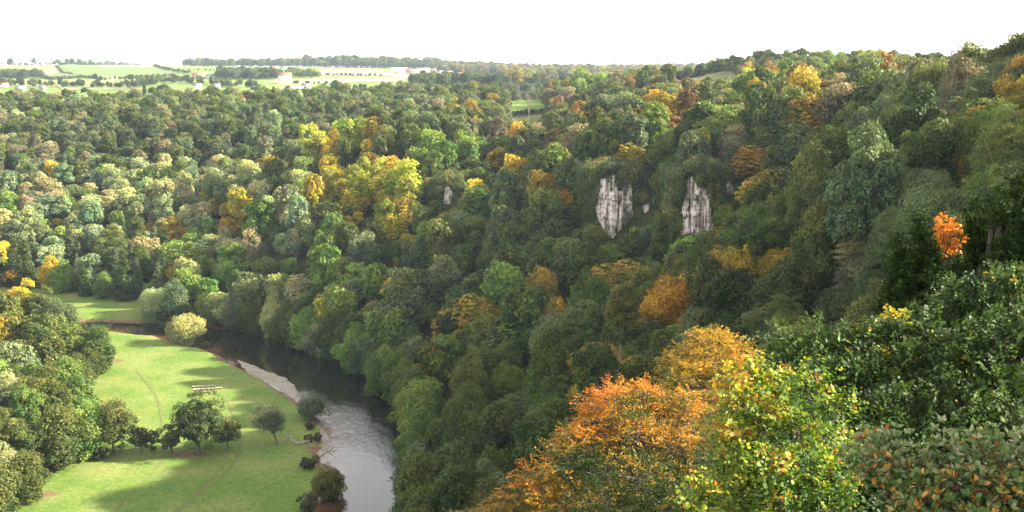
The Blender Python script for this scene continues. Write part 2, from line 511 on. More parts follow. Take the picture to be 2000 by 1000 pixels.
ys = np.concatenate([np.arange(-150, 150, 6.0), np.arange(150, 620, 1.8), np.arange(620, 1250, 6.0), np.geomspace(1250, 20000, 190)])
us = np.linspace(-0.95, 0.95, 520)
X, Yg, Z = grid_mesh('ground', us, ys, lambda y: 380 + np.maximum(y, 0) * 0.62)
nr, nc = X.shape
idx = np.arange(nr * nc).reshape(nr, nc)
Fq = np.stack([idx[:-1, :-1], idx[:-1, 1:], idx[1:, 1:], idx[1:, :-1]], -1).reshape(-1, 4)
md = np.minimum(poly_sd(MEADOW, X, Yg), poly_sd(FARMEADOW, X, Yg))
md = np.where((Yg > 1150) & (X < -0.07 * Yg), -50, md)
meadow = sstep(2.5, -2.5, md) if False else 1 - sstep(-2.5, 2.5, md - np.where(X < -95, 7, 0) + (fbm(X / 7, Yg / 7, 21) - 0.5) * 6)
sdr = poly_sd(RIVER, X, Yg)
earth = (1 - sstep(1.2, 3.2, sdr + (vnoise(X / 4, Yg / 4, 4) - 0.5) * 3)) * np.where(md < 14, 0.75, 0.30)
for (px, py, r) in ((370, 888, 9), (440, 895, 3), (265, 898, 2), (215, 705, 9), (185, 790, 8), (160, 890, 5), (90, 965, 6), (500, 905, 1.5), (600, 800, 2)):
    p = flat(px, py)
    earth = np.maximum(earth, 0.62 * (1 - sstep(r * 0.3, r, np.hypot((X - p[0]) * 0.8, (Yg - p[1]) * 1.4))))
M_GROUND = ground_mat()
o = obj('ground', mesh_np('ground', np.stack([X, Yg, Z], -1).reshape(-1, 3), Fq, [M_GROUND], True, {'meadow': meadow.ravel(), 'earth': earth.ravel()}))
tag(o, 'green valley floor meadows and wooded slopes around the river', 'terrain', kind='structure')

# water
def water_mat():
    m, nt, N, L, out = nmat('river_water')
    g = N.new('ShaderNodeNewGeometry')
    bs = N.new('ShaderNodeBsdfPrincipled')
    bs.inputs['Base Color'].default_value = (0.012, 0.012, 0.010, 1)
    bs.inputs['Roughness'].default_value = 0.03
    bs.inputs['IOR'].default_value = 1.333
    bs.inputs['Specular IOR Level'].default_value = 0.8
    mp = N.new('ShaderNodeMapping'); mp.inputs['Rotation'].default_value = (0, 0, 0.9); mp.inputs['Scale'].default_value = (1.0, 0.5, 1)
    L.new(g.outputs['Position'], mp.inputs['Vector'])
    n1 = N.new('ShaderNodeTexNoise'); n1.inputs['Scale'].default_value = 0.55; n1.inputs['Detail'].default_value = 7; n1.inputs['Roughness'].default_value = .65; n1.inputs['Distortion'].default_value = .6
    L.new(mp.outputs[0], n1.inputs['Vector'])
    at_ = N.new('ShaderNodeAttribute'); at_.attribute_name = 'riffle'
    mr = N.new('ShaderNodeMapRange'); mr.inputs['To Min'].default_value = 0.012; mr.inputs['To Max'].default_value = 0.34
    L.new(at_.outputs['Fac'], mr.inputs['Value'])
    bp = N.new('ShaderNodeBump'); bp.inputs['Strength'].default_value = 1.0
    L.new(mr.outputs[0], bp.inputs['Distance'])
    L.new(n1.outputs['Fac'], bp.inputs['Height']); L.new(bp.outputs[0], bs.inputs['Normal'])
    # shallows show the brown bed
    sh = N.new('ShaderNodeAttribute'); sh.attribute_name = 'shallow'
    mx = N.new('ShaderNodeMix'); mx.data_type = 'RGBA'
    mx.inputs[6].default_value = (0.012, 0.012, 0.010, 1); mx.inputs[7].default_value = (0.11, 0.055, 0.025, 1)
    L.new(sh.outputs['Fac'], mx.inputs[0]); L.new(mx.outputs[2], bs.inputs['Base Color'])
    L.new(bs.outputs[0], out.inputs['Surface'])
    return m
wx = np.arange(-420, 60, 2.5); wy = np.arange(120, 500, 2.5)
WX, WY = np.meshgrid(wx, wy)
wsd = poly_sd(RIVER, WX, WY)
c_r = flat(660, 790)[:2]; c_r2 = flat(590, 770)[:2]
ax_ = (c_r2 - c_r) / np.linalg.norm(c_r2 - c_r)
q = np.stack([WX - flat(650, 800)[0], WY - flat(650, 800)[1]], -1)
rif = np.exp(-((WY - flat(0, 835)[1]) / 30) ** 2) * (.35 + .65 * fbm(WX / 9, WY / 16, 91))
mdist = np.min([np.hypot(WX - a, WY - b) for a, b in wpoly(BANK_MEADOW)], axis=0)
shal = np.exp(-((mdist) / 6.0) ** 2)
wi = np.arange(WX.size).reshape(WX.shape)
wq = np.stack([wi[:-1, :-1], wi[:-1, 1:], wi[1:, 1:], wi[1:, :-1]], -1).reshape(-1, 4)
keep = (wsd[:-1, :-1] < 9).ravel()
wq = wq[keep]
usedv = np.unique(wq); remap = -np.ones(WX.size, int); remap[usedv] = np.arange(len(usedv))
wv = np.stack([WX, WY, np.full_like(WX, -1.05)], -1).reshape(-1, 3)[usedv]
o = obj('river', mesh_np('river', wv, remap[wq], [water_mat()], True, {'riffle': rif.ravel()[usedv], 'shallow': shal.ravel()[usedv]}))
tag(o, 'dark river curving past the meadow, silver where it mirrors the sky', 'river', kind='structure')

# ------------------------------------------------------------------ crowns
def unit(v): return v / (np.linalg.norm(v, axis=-1, keepdims=True) + 1e-9)

def cards(g, P, Nn, size, rng, a, asp=(0.7, 1.3), jit=0.6, fold=0.0):
    """leaf sprays: one small kite per point, facing Nn with jitter"""
    n = len(P)
    Nn = unit(Nn + rng.normal(0, jit, (n, 3)))
    t = unit(np.cross(Nn, rng.normal(0, 1, (n, 3))))
    b = np.cross(Nn, t)
    s = size * rng.uniform(0.65, 1.35, (n, 1))
    r = rng.uniform(asp[0], asp[1], (n, 1))
    v0 = P - t * s * 0.5; v2 = P + t * s * 0.5
    k = rng.uniform(-0.15, 0.25, (n, 1))
    v1 = P + b * s * 0.42 * r + t * s * k + Nn * s * fold
    v3 = P - b * s * 0.42 * r + t * s * k * 0.6 + Nn * s * fold
    V = np.stack([v0, v1, v2, v3], 1).reshape(-1, 3)
    Q = np.arange(4 * n).reshape(n, 4)
    g.add(V, Q=Q, a=np.repeat(a, 4, axis=0))

def lobes_for(shape, R, Hc, rng, n, low=False):
    """centres and radii of the boughs; crown base at z=0, top at Hc, half-width R"""
    i = np.arange(n) + 0.5
    ph = i * 2.399963 + rng.normal(0, 0.25, n)
    if shape == 'cone':
        h = rng.uniform(0, 1, n) ** 1.25
        rad = R * (1 - h) * 0.72 + 0.1
        C = np.stack([np.cos(ph) * rad, np.sin(ph) * rad, 0.03 * Hc + h * Hc * 0.93], -1)
        r = R * (0.20 + 0.26 * (1 - h))
        return C, r
    cz = 1 - 1.55 * i / n                       # upper part of the shell and down past the middle
    if low: cz = 1 - 1.9 * i / n
    cz = np.clip(cz + rng.normal(0, 0.06, n), -0.92 if low else -0.75, 1)
    sr = np.sqrt(1 - np.clip(cz, -1, 1) ** 2)
    shell = rng.uniform(0.52, 0.80, n)
    lump = 1 + 0.22 * np.sin(ph * 1.0 + rng.uniform(0, 6)) * sr + rng.normal(0, 0.10, n)
    x = np.cos(ph) * sr * shell * lump * R; y = np.sin(ph) * sr * shell * lump * R
    if shape == 'tall': z = Hc * 0.5 + cz * shell * lump * Hc * 0.5
    elif shape == 'flat': z = Hc * 0.42 + cz * shell * lump * Hc * 0.50
    else: z = Hc * 0.48 + cz * shell * lump * Hc * 0.55
    r = R * rng.uniform(0.20, 0.36, n)
    return np.stack([x, y, z], -1), r

def crown_geo(seed, shape, R, Hc, nl, ncards, size, layered=False, droop=0.0, sparse=0.0, lr=1.0, low=False):
    rng = np.random.default_rng(seed)
    g = Geo()
    C, r = lobes_for(shape, R, Hc, rng, nl, low)
    r = r * lr
    w = r ** 2; cnt = np.maximum(6, (ncards * w / w.sum()).astype(int))
    mid = np.array([0, 0, Hc * 0.40])
    for c, rr, n in zip(C, r, cnt):
        d = unit(rng.normal(0, 1, (n * 2, 3)))
        out = unit((c - mid) * np.array([1, 1, 1.0]) + 1e-6)
        m = d @ out + 0.35 * d[:, 2] > -0.45 + rng.uniform(-0.3, 0.3, len(d))
        d = d[m][:n]
        # knobbly surface: smaller clumps on each bough
        k = rng.normal(0, 3.2, (5, 3)); pz = rng.uniform(0, 6, 5)
        lump = sum(np.sin(d @ kk + p) for kk, p in zip(k, pz)) / 5
        rad = rr * (0.84 + 0.50 * lump + rng.normal(0, 0.07, len(d)))
        if sparse: rad = rad * (1 + sparse * rng.uniform(0, 1, len(d)) ** 3)
        P = c + d * rad[:, None] * np.array([1.12, 1.12, 0.92])
        if layered:
            st = rr * 0.62; off = c[2] + rng.uniform(-0.3, 0.3)
            tilt = (P[:, :2] - c[:2]) @ rng.normal(0, 0.16, 2)
            zq = np.round((P[:, 2] - off) / st) * st + off
            P[:, 2] = P[:, 2] * 0.5 + zq * 0.5 + tilt - 0.10 * np.hypot(P[:, 0] - c[0], P[:, 1] - c[1])
        if droop: P[:, 2] -= droop * np.maximum(0, np.hypot(P[:, 0], P[:, 1]) / R - 0.35) ** 1.5 * Hc
        P[:, 2] = np.maximum(P[:, 2], 0.1)
        lv = rng.normal(0, 0.15); lh = rng.normal(0.5, 0.22)
        a = np.stack([np.clip(P[:, 2] / Hc * 0.7 + rng.normal(0, 0.18, len(P)) + lv, 0, 1),
                      np.clip(lh + rng.normal(0, 0.13, len(P)), 0, 1),
                      np.clip(0.5 + lv + rng.normal(0, 0.20, len(P)), 0, 1)], -1)
        nn = d * 0.8 + np.array([0, 0, 0.35])
        if layered: nn = d * 0.4 + np.array([0, 0, 1.0])
        cards(g, P, nn, size, rng, a, jit=0.58 if not layered else 0.35)
    # inner foliage that closes the crown
    ni = max(60, ncards // 14)
    d = unit(rng.normal(0, 1, (ni, 3))) * rng.uniform(0.1, 0.62, (ni, 1))
    if shape == 'cone':
        hh = rng.uniform(0.03, 0.85, ni); an = rng.uniform(0, 6.28, ni); q = rng.uniform(0, 0.6, ni)
        P = np.stack([np.cos(an) * q * R * (1 - hh), np.sin(an) * q * R * (1 - hh), hh * Hc], -1)
    else:
        P = d * np.array([R, R, Hc * 0.5]) + np.array([0, 0, Hc * 0.46])
    a = np.tile([0.3, 0.5, 0.45], (ni, 1))
    cards(g, P, d, R * 0.24, rng, a, jit=1.0)
    return g

def trunk_geo(seed, R, Ht, zc, rad, limbs=6, lean=0.0):
    """tapered trunk with limbs reaching into the crown; Ht total tree height, zc crown base"""
    rng = np.random.default_rng(seed)
    g = Geo()
    top = zc + (Ht - zc) * 0.62
    n = 7
    t = np.linspace(0, 1, n)
    wob = np.cumsum(rng.normal(0, 0.10, (n, 2)), axis=0) * R / 8
    P = np.stack([wob[:, 0] + lean * t, wob[:, 1], t * top - 0.6 * (t == 0)], -1)
    rr = rad * (1 - 0.75 * t); rr[0] *= 1.5
    tube(g, P, rr, 7)
    for k in range(limbs):
        h = rng.uniform(0.32, 0.92)
        b = np.array([np.interp(h, t, P[:, j]) for j in range(3)])
        an = k * 2.4 + rng.uniform(-0.4, 0.4)
        L = R * rng.uniform(0.55, 0.85)
        e = b + np.array([math.cos(an) * L, math.sin(an) * L, (Ht - b[2]) * rng.uniform(0.25, 0.6)])
        m1 = b * 0.55 + e * 0.45 + np.array([0, 0, -0.10 * L])
        r0 = rad * (1 - 0.7 * h) * 0.6
        tube(g, [b, m1, e], [r0, r0 * 0.6, r0 * 0.2], 5, cap=False)
    return g

# kinds of woodland tree: name, crown mesh, trunk mesh, crown half-width, height
VAR = []
def variant(kind, seed, shape, R, Ht, zc, nl, nc_, size, **kw):
    cg = crown_geo(seed, shape, R, Ht - zc, nl, nc_, size, **kw)
    for v in cg.V: v[:, 2] += zc
    tg = trunk_geo(seed + 500, R, Ht, zc, 0.32, 6 if shape != 'cone' else 0)
    VAR.append(dict(kind=kind, crown=cg.mesh('crown', [M_LEAF]), trunk=tg.mesh('trunk', [M_BARK], True), R=R, H=Ht, shape=shape))
    return len(VAR) - 1
# nearer ones carry finer leaves
NEARV = [variant('broadleaf_tree', 11, 'round', 6.0, 15.5, 1.5, 34, 20000, 0.40, lr=1.15),
         variant('broadleaf_tree', 12, 'tall', 5.2, 17.0, 1.2, 40, 20000, 0.38, lr=1.1),
         variant('broadleaf_tree', 13, 'round', 6.4, 14.0, 1.0, 60, 22000, 0.36, sparse=0.4),
         variant('broadleaf_tree', 14, 'flat', 6.8, 13.5, 1.5, 56, 20000, 0.40, layered=True, sparse=.3),
         variant('broadleaf_tree', 15, 'tall', 4.6, 16.5, 1.0, 60, 18000, 0.34, droop=0.12, sparse=0.45),
         variant('broadleaf_tree', 16, 'round', 5.6, 14.0, 1.0, 26, 19000, 0.42, lr=1.3)]
MIDV = [variant('broadleaf_tree', 21, 'round', 6.0, 15.5, 1.0, 20, 4600, 0.72, lr=1.3),
        variant('broadleaf_tree', 22, 'tall', 5.0, 17.5, 1.0, 24, 4600, 0.70, lr=1.2),
        variant('broadleaf_tree', 23, 'round', 6.6, 15.0, 1.0, 30, 5400, 0.66, sparse=0.3, lr=1.1),
        variant('broadleaf_tree', 24, 'flat', 6.8, 14.0, 1.0, 34, 5000, 0.72, layered=True),
        variant('broadleaf_tree', 25, 'tall', 4.6, 17.0, 0.8, 30, 4600, 0.62, droop=0.12, lr=1.1),
        variant('broadleaf_tree', 26, 'round', 5.4, 13.5, 0.8, 16, 4200, 0.75, lr=1.4)]
CONV = [variant('conifer_tree', 31, 'cone', 3.8, 21.0, 1.0, 90, 5200, 0.60),
        variant('conifer_tree', 32, 'cone', 3.3, 19.0, 1.0, 80, 5000, 0.55)]

# nearest ones, finest leaves
FINEV = [variant('broadleaf_tree', 51, 'round', 5.4, 13.5, 0.2, 44, 46000, 0.23, lr=1.1, low=True, sparse=.35),
         variant('broadleaf_tree', 52, 'tall', 4.8, 14.5, 0.2, 46, 44000, 0.22, lr=1.1, low=True, sparse=.5),
         variant('broadleaf_tree', 53, 'round', 5.8, 12.5, 0.2, 54, 46000, 0.22, low=True, layered=True, sparse=.4)]
# trees of the wood edge and river bank, leafy right down to the ground
EDGEV = [variant('broadleaf_tree', 41, 'round', 6.0, 14.0, -0.6, 40, 15000, 0.46, lr=1.2, low=True, droop=.10),
         variant('broadleaf_tree', 42, 'tall', 5.2, 15.5, -0.6, 40, 14000, 0.44, lr=1.2, low=True, droop=.10, sparse=.3),
         variant('broadleaf_tree', 43, 'round', 6.6, 12.5, -0.8, 46, 15000, 0.44, lr=1.1, low=True, droop=.14, sparse=.3)]

# leaf colours of whole trees (linear base colour)
COLS = {
    'dark green':   (0.050, 0.068, 0.016), 'green': (0.082, 0.110, 0.022), 'grey green': (0.110, 0.132, 0.056), 'olive green': (0.105, 0.120, 0.028),
    'light green':  (0.150, 0.205, 0.040), 'yellow green': (0.270, 0.280, 0.035), 'golden yellow': (0.44, 0.33, 0.034), 'orange': (0.44, 0.235, 0.028),
    'ochre':        (0.30, 0.205, 0.030), 'russet brown': (0.20, 0.115, 0.035), 'dull brown':   (0.180, 0.155, 0.078),
    'straw green':  (0.310, 0.305, 0.130), 'tan':          (0.300, 0.258, 0.125), 'pale green':   (0.230, 0.275, 0.130)}  # these pale tints carry sunlit brightness in the leaf colour
HOT = [  # photo pixel, colour name, reach in photo pixels
 (710,235,'orange',16),(700,310,'golden yellow',22),(655,290,'ochre',20),(640,330,'golden yellow',22),(680,380,'golden yellow',22),(620,400,'golden yellow',20),
 (750,350,'golden yellow',18),(730,300,'ochre',18),(800,310,'orange',20),(475,410,'golden yellow',24),(440,400,'ochre',18),(520,370,'orange',14),(450,430,'ochre',20),
 (335,450,'orange',18),(290,435,'ochre',16),(150,380,'golden yellow',14),(200,372,'ochre',12),(300,360,'orange',9),(30,510,'orange',16),(5,500,'golden yellow',16),
 (130,500,'orange',16),(885,222,'golden yellow',18),(1010,345,'golden yellow',20),(930,380,'golden yellow',20),(940,420,'golden yellow',12),(970,315,'orange',12),
 (1090,370,'orange',24),(1080,400,'ochre',20),(890,460,'golden yellow',14),(960,440,'ochre',22),(1245,262,'orange',20),(1240,300,'ochre',16),(1290,222,'ochre',26),
 (1330,235,'russet brown',28),(1480,210,'orange',22),(1590,215,'ochre',30),(1490,290,'ochre',26),(1350,300,'yellow green',18),(1425,408,'orange',22),(1430,440,'ochre',18),
 (1490,385,'ochre',22),(1090,630,'ochre',26),(1230,555,'ochre',40),(1340,600,'orange',40),(1260,640,'ochre',30),(1650,510,'orange',26),(1620,560,'yellow green',40),
 (1380,500,'yellow green',26),(1430,545,'ochre',30),(720,530,'light green',30),(850,800,'light green',60),(790,600,'yellow green',20),(1460,158,'yellow green',26),
 (1145,165,'light green',34),(1150,740,'ochre',34),(1240,735,'ochre',30),(1700,122,'yellow green',30),(1620,125,'light green',30),(1540,150,'light green',26),
 (1880,215,'grey green',60),(1800,380,'grey green',30),(1860,330,'olive green',40),(1700,400,'grey green',40),(1900,130,'olive green',40),(1890,100,'dull brown',40),
 (840,300,'light green',36),(930,290,'light green',30),(640,530,'light green',40),(430,540,'light green',50),(350,490,'light green',40),(560,520,'light green',36),
 (480,560,'grey green',36),(1400,250,'light green',28),(1410,220,'grey green',14),(650,160,'green',10),(1250,560,'ochre',16),(1990,200,'ochre',30),(1970,210,'orange',16),
 (80,380,'tan',30), (1710,420,'dull brown',34), (1715,470,'dull brown',26),(480,180,'dull brown',30),(500,250,'grey green',40),(1110,570,'grey green',30),(1080,680,'grey green',40),(1130,420,'green',34),(1000,610,'green',30),
 (10,570,'golden yellow',45), (8,640,'ochre',20), (70,600,'olive green',50), (150,760,'light green',45), (110,820,'olive green',50), (1020,230,'light green',14), (985,240,'grey green',20)]

RNG = np.random.default_rng(5)
WHITE, CREAM, PINK, GREY, STONE = (.75, .74, .70), (.62, .56, .45), (.55, .38, .32), (.30, .30, .33), (.35, .31, .27)
RSLATE, RTILE, RDARK, RPALE = (.17, .17, .20), (.34, .15, .10), (.05, .05, .06), (.62, .64, .68)
HOUSES = [  # px, py of the foot, width, depth, wall height, turn, wall colour, roof colour, search start, label
    (555, 155, 26, 12, 8, .25, WHITE, RTILE, 1300, 'large white farmhouse at the edge of the cream field'),
    (389, 153, 30, 12, 6, .1, PINK, RTILE, 1300, 'long pink-roofed farm building beside the bright green field'),
    (410, 153, 14, 9, 5, -.1, WHITE, RSLATE, 1300, 'small white house right of the long pink-roofed building'),
    (6, 171, 14, 8, 5, .5, WHITE, RTILE, 1150, 'white gabled house at the far left behind the wood'),
    (38, 175, 15, 8, 4, .1, WHITE, RSLATE, 1150, 'low white cottage with slate roof near the left edge'),
    (82, 176, 9, 7, 5, -.3, GREY, RSLATE, 1150, 'grey house half hidden left of the domed green tree'),
    (384, 173, 13, 8, 5, .4, WHITE, RSLATE, 1150, 'white gabled cottage below the bright green field'),
    (421, 173, 12, 8, 5, 0., GREY, RSLATE, 1150, 'grey cottage right of the white gabled cottage'),
    (575, 178, 36, 14, 4, .05, GREY, RPALE, 1150, 'long low farm shed with pale lilac roof'),
    (598, 174, 14, 10, 5, .05, STONE, RSLATE, 1150, 'taller shed at the right end of the long low farm shed'),
    (500, 176, 17, 12, 4, .0, RDARK, RDARK, 1150, 'low black barn left of the long farm shed'),
    (662, 172, 17, 10, 5, .2, STONE, RTILE, 1150, 'stone house with brown roof beside two round trees'),
    (536, 136, 22, 10, 5, 0., WHITE, RTILE, 1700, 'left one of two small far white houses under the wood'),
    (555, 136, 18, 10, 5, .2, WHITE, RSLATE, 1700, 'right one of two small far white houses under the wood'),
    (629, 149, 9, 8, 8, .2, WHITE, RSLATE, 1300, 'narrow white house at the corner of the ploughed field'),
    (778, 142, 44, 20, 5, .15, WHITE, RPALE, 1700, 'wide white barn with low gable on the skyline farm'),
    (805, 144, 38, 16, 6, .0, PINK, RTILE, 1700, 'pink tiled farmhouse right of the wide white barn'),
    (826, 143, 34, 14, 8, .0, WHITE, RPALE, 1700, 'tall pale barn at the right of the farm group'),
    (846, 144, 16, 10, 6, .3, CREAM, RTILE, 1700, 'small cream house just right of the tall pale barn'),
    (860, 145, 18, 10, 6, .0, WHITE, RSLATE, 1700, 'white house between the cream houses on the far hill'),
    (877, 146, 20, 10, 6, .3, CREAM, RTILE, 1700, 'cream house with red roof on the far hill village'),
    (903, 149, 24, 12, 6, .1, CREAM, RTILE, 1700, 'last cream house at the right end of the far village'),
    (1070, 157, 22, 10, 4, .0, WHITE, RPALE, 1500, 'long white roofs far off below the autumn hills'),
    (932, 184, 14, 8, 4, .2, PINK, RTILE, 1080, 'red-roofed cottage between the dark pointed trees'),
]
def pick_colour(px, py, rng):
    best = None
    for hx, hy, c, r in HOT:
        d = math.hypot(px - hx, (py - hy) * 1.1)
        if d < r and (best is None or d / r < best[0]): best = (d / r, c)
    if best: return best[1]
    u = rng.uniform()
    if px < 240 and py > 570:           # the wood beside the meadow
        t = (('olive green', .42), ('grey green', .12), ('straw green', .04), ('light green', .18), ('green', .20), ('dull brown', .04))
    elif px < 620 and py > 320:         # sunlit lower slope: mixed, warm; pale tints put sun brightness into the leaves
        t = (('pale green', .20), ('straw green', .20), ('grey green', .14), ('olive green', .12), ('light green', .13), ('tan', .13), ('green', .04), ('golden yellow', .04))
    elif 590 < px < 800 and 260 < py < 460 or 430 < px < 540 and 350 < py < 460:
        t = (('golden yellow', .26), ('yellow green', .24), ('ochre', .16), ('light green', .18), ('olive green', .16))
    elif py < 330 and px < 900:
        t = (('grey green', .36), ('green', .24), ('olive green', .16), ('dull brown', .12), ('dark green', .06), ('pale green', .06))
    elif px < 900:
        t = (('green', .34), ('olive green', .18), ('grey green', .16), ('dark green', .12), ('ochre', .07), ('golden yellow', .07), ('light green', .06))
    elif py < 320:
        t = (('green', .28), ('olive green', .28), ('grey green', .14), ('ochre', .09), ('dull brown', .08), ('dark green', .08), ('russet brown', .04), ('light green', .01))
    else:
        t = (('dark green', .18), ('green', .36), ('grey green', .12), ('olive green', .24), ('ochre', .03), ('light green', .07))
    s = 0
    for n, p in t:
        s += p
        if u < s: return n
    return 'green'

# places kept free of woodland: rock faces, the gap with the far pasture, the open hilltop
CLEAR = [((1168, 350), (1228, 345), (1240, 430), (1200, 462), (1165, 430), 430.0), ((1258, 400), (1275, 400), (1275, 428), (1258, 428), 424.0),
         ((1342, 350), (1386, 360), (1392, 455), (1336, 452), 384.0), ((1415, 345), (1432, 345), (1430, 385), (1414, 380), 384.0),
         ((862, 362), (895, 368), (888, 410), (862, 405), 545.0), ((997, 188), (1062, 188), (1060, 215), (1030, 246), (1000, 232), 1150.0),
         ((1308, 160), (1340, 142), (1432, 140), (1436, 156), (1380, 163), 1120.0)]
def in_poly(P, x, y):
    c = False; n = len(P)
    for i in range(n):
        (ax, ay), (bx, by) = P[i], P[(i + 1) % n]
        if (ay > y) != (by > y) and x < (bx - ax) * (y - ay) / (by - ay) + ax: c = not c
    return c

tx = []
yy = 98.0
row = 0
while yy < 1130:
    s = 11.0 if yy < 420 else (12.2 if yy < 560 else 11.4)
    xmax = 190 + yy * 0.56
    xs = np.arange(-xmax, xmax, s) + (row % 2) * s / 2
    for x in xs: tx.append((x + RNG.uniform(-.38, .38) * s, yy + RNG.uniform(-.38, .38) * s))
    yy += s * 0.88; row += 1
tx = np.array(tx)
m = (np.abs(tx[:, 0]) < 40 + tx[:, 1] * 0.60)
tx = tx[m]
mdw = np.minimum(poly_sd(MEADOW, tx[:, 0], tx[:, 1]), poly_sd(FARMEADOW, tx[:, 0], tx[:, 1]))
rsd = poly_sd(RIVER, tx[:, 0], tx[:, 1])
flo = poly_sd(FLOOR, tx[:, 0], tx[:, 1])
LEFTW = wpoly([(-700, 1500), (40, 1010), (205, 892), (190, 860), (165, 815), (200, 742), (225, 700), (212, 652), (120, 640), (-700, 645)])
lw = poly_sd(LEFTW, tx[:, 0], tx[:, 1])
# woodland: hillsides beyond the river, the strip on the wooded bank, and the wood left of the meadow
ok = (rsd > 2.5) & (mdw > 1.5) & ((flo > -1) | (lw < -3))
near_open = (tx[:, 1] < 255) & (lw > -3) & (tx[:, 0] < -30)          # below the camera, out of the picture: leave out
ok &= ~near_open
bank = (rsd < 14) & (tx[:, 0] > -160) & (tx[:, 1] < 520) & (poly_sd(MEADOW, tx[:, 0], tx[:, 1]) > 12)
ok |= bank & (rsd > 1.5)
tx = tx[ok]
tz = terrain(tx[:, 0], tx[:, 1])
# terrain steeply below the camera: keep the first 85 m for the foreground trees
steep = []      # shrubs and small trees clinging to the steep ground about the rock faces
for (qx0, qx1, qy0, qy1, st) in ((1135, 1500, 330, 520, 21), (840, 925, 350, 430, 17)):
    for qx in range(qx0, qx1, st):
        for qy in range(qy0, qy1, st):
            p = hit(qx + RNG.uniform(-9, 9), qy + RNG.uniform(-9, 9), 150, 900)
            steep.append(p)
steep = np.array(steep)
bankrow = []
BW = wpoly(BANK_WOOD[1:13], -0.5)
for a, b in zip(BW[:-1], BW[1:]):
    L_ = np.linalg.norm(b - a); k = max(1, int(L_ / 7.0)); nn_ = np.array([b[1] - a[1], -(b[0] - a[0])]) / L_
    for q in range(k):
        p = a + (b - a) * (q + RNG.uniform(.2, .8)) / k + nn_ * RNG.uniform(1.0, 3.2)
        if poly_sd(RIVER, p[0], p[1]) > 0.6: bankrow.append(p)
bankrow = np.array(bankrow)
dmin = np.array([np.min(np.hypot(bankrow[:, 0] - a, bankrow[:, 1] - b)) for a, b in tx])
tz = tz[dmin > 5.5]; tx = tx[dmin > 5.5]
tx = np.vstack([tx, bankrow]); tz = np.concatenate([tz, terrain(bankrow[:, 0], bankrow[:, 1])])
n_reg = len(tx); n_bank = n_reg - len(bankrow)
edge_d = np.minimum(poly_sd(MEADOW, tx[:, 0], tx[:, 1]), poly_sd(FARMEADOW, tx[:, 0], tx[:, 1]))
tx = np.vstack([tx, steep[:, :2]]); tz = np.concatenate([tz, steep[:, 2]])
trees = []
for n_t, ((x, y), z) in enumerate(zip(tx, tz)):
    zt = z + 7
    px, py, dep = proj(x, y, zt)
    if px < -160 or px > 2250 or py > 1180: continue
    rng = np.random.default_rng(int(abs(x) * 100) * 7 + int(y * 100))
    cn = pick_colour(px, py - 20 * 400 / dep, rng)
    con = (px < 330 and 430 < py < 575 and y < 580 and rng.uniform() < 0.55) or (px < 700 and py < 450 and rng.uniform() < 0.02) or (880 < px < 1000 and y > 850 and rng.uniform() < 0.1)
    if con:
        v = CONV[rng.integers(2)]; cn = 'grey green' if rng.uniform() < .5 else 'dark green'
    else:
        pool = NEARV if y < 330 else MIDV
        if y < 200: pool = FINEV
        if len(pool) > 3 and cn in ('ochre', 'orange', 'golden yellow') and rng.uniform() < .6: v = pool[3]
        else: v = pool[rng.integers(len(pool))]
    if n_t < n_reg and not con and (n_t >= n_bank or edge_d[n_t] < 10): v = EDGEV[rng.integers(3)]
    sh_z = rng.uniform(.88, 1.38) if n_t < n_bank and not con and px > 260 else rng.uniform(.9, 1.15)
    s = rng.uniform(0.85, 1.38) if rng.uniform() < .78 else rng.uniform(.5, .85)
    if n_t >= n_reg: s *= 0.48; z -= 1.5
    if y > 560: s *= .90
    if y < 200: s = min(s, 1.05)
    if n_bank <= n_t < n_reg or (v in EDGEV and px > 240):
        if cn in ('golden yellow', 'orange', 'ochre', 'yellow green', 'russet brown'): cn = 'grey green' if rng.uniform() < .6 else 'green'
    if n_bank <= n_t < n_reg: s = rng.uniform(.85, 1.2)
    if py < 165 and 1280 < px < 1480: s = min(s, .72)
    if py < 190 and px > 1450: s = min(s, .95)
    if x < -90 and y < 470: s *= rng.uniform(0.8, 1.05)
    if px < 260 and y < 480 and py > 540:       # the left wood stays below the far strip of meadow
        lim = np.interp(px, [0, 50, 100, 130, 230], [545, 566, 604, 622, 640])
        for _ in range(9):
            if proj(x, y, z + VAR[v]['H'] * s * sh_z)[1] < lim: s *= .88
        if s < .3: continue
    # a top must not stand in front of the rock or the pasture gap
    hh = VAR[v]['H'] * s; RR = VAR[v]['R'] * s
    for shrink in (1, 0.75, 0.55, 0.38, 0.26):
        hh = VAR[v]['H'] * s * shrink; RR = VAR[v]['R'] * s * shrink
        bad = False
        for c in CLEAR:
            if y < c[-1]:
                for du in (-0.9, -0.45, 0, 0.45, 0.9):
                    for dz in (0.15, 0.35, 0.6, 0.8, 0.98):
                        qx, qy, _ = proj(x + du * RR, y, z + dz * hh)
                        if in_poly(c[:-1], qx, qy): bad = True
        if not bad: s *= shrink; break
    if bad: continue
    if 790 < y < 1160 and 990 < px < 1068: continue
    if y > 900 and 1300 < px < 1440 and 138 < py < 172: continue
    sh = (rng.uniform(.88, 1.15), rng.uniform(.88, 1.15), sh_z)
    b = np.array(COLS[cn]) * rng.uniform(0.8, 1.22)
    b = b * (1 + rng.normal(0, 0.05, 3))
    trees.append(dict(sh=sh, x=x, y=y, z=z, v=v, s=s, rz=rng.uniform(0, 6.28), c=b, cn=cn, con=con))

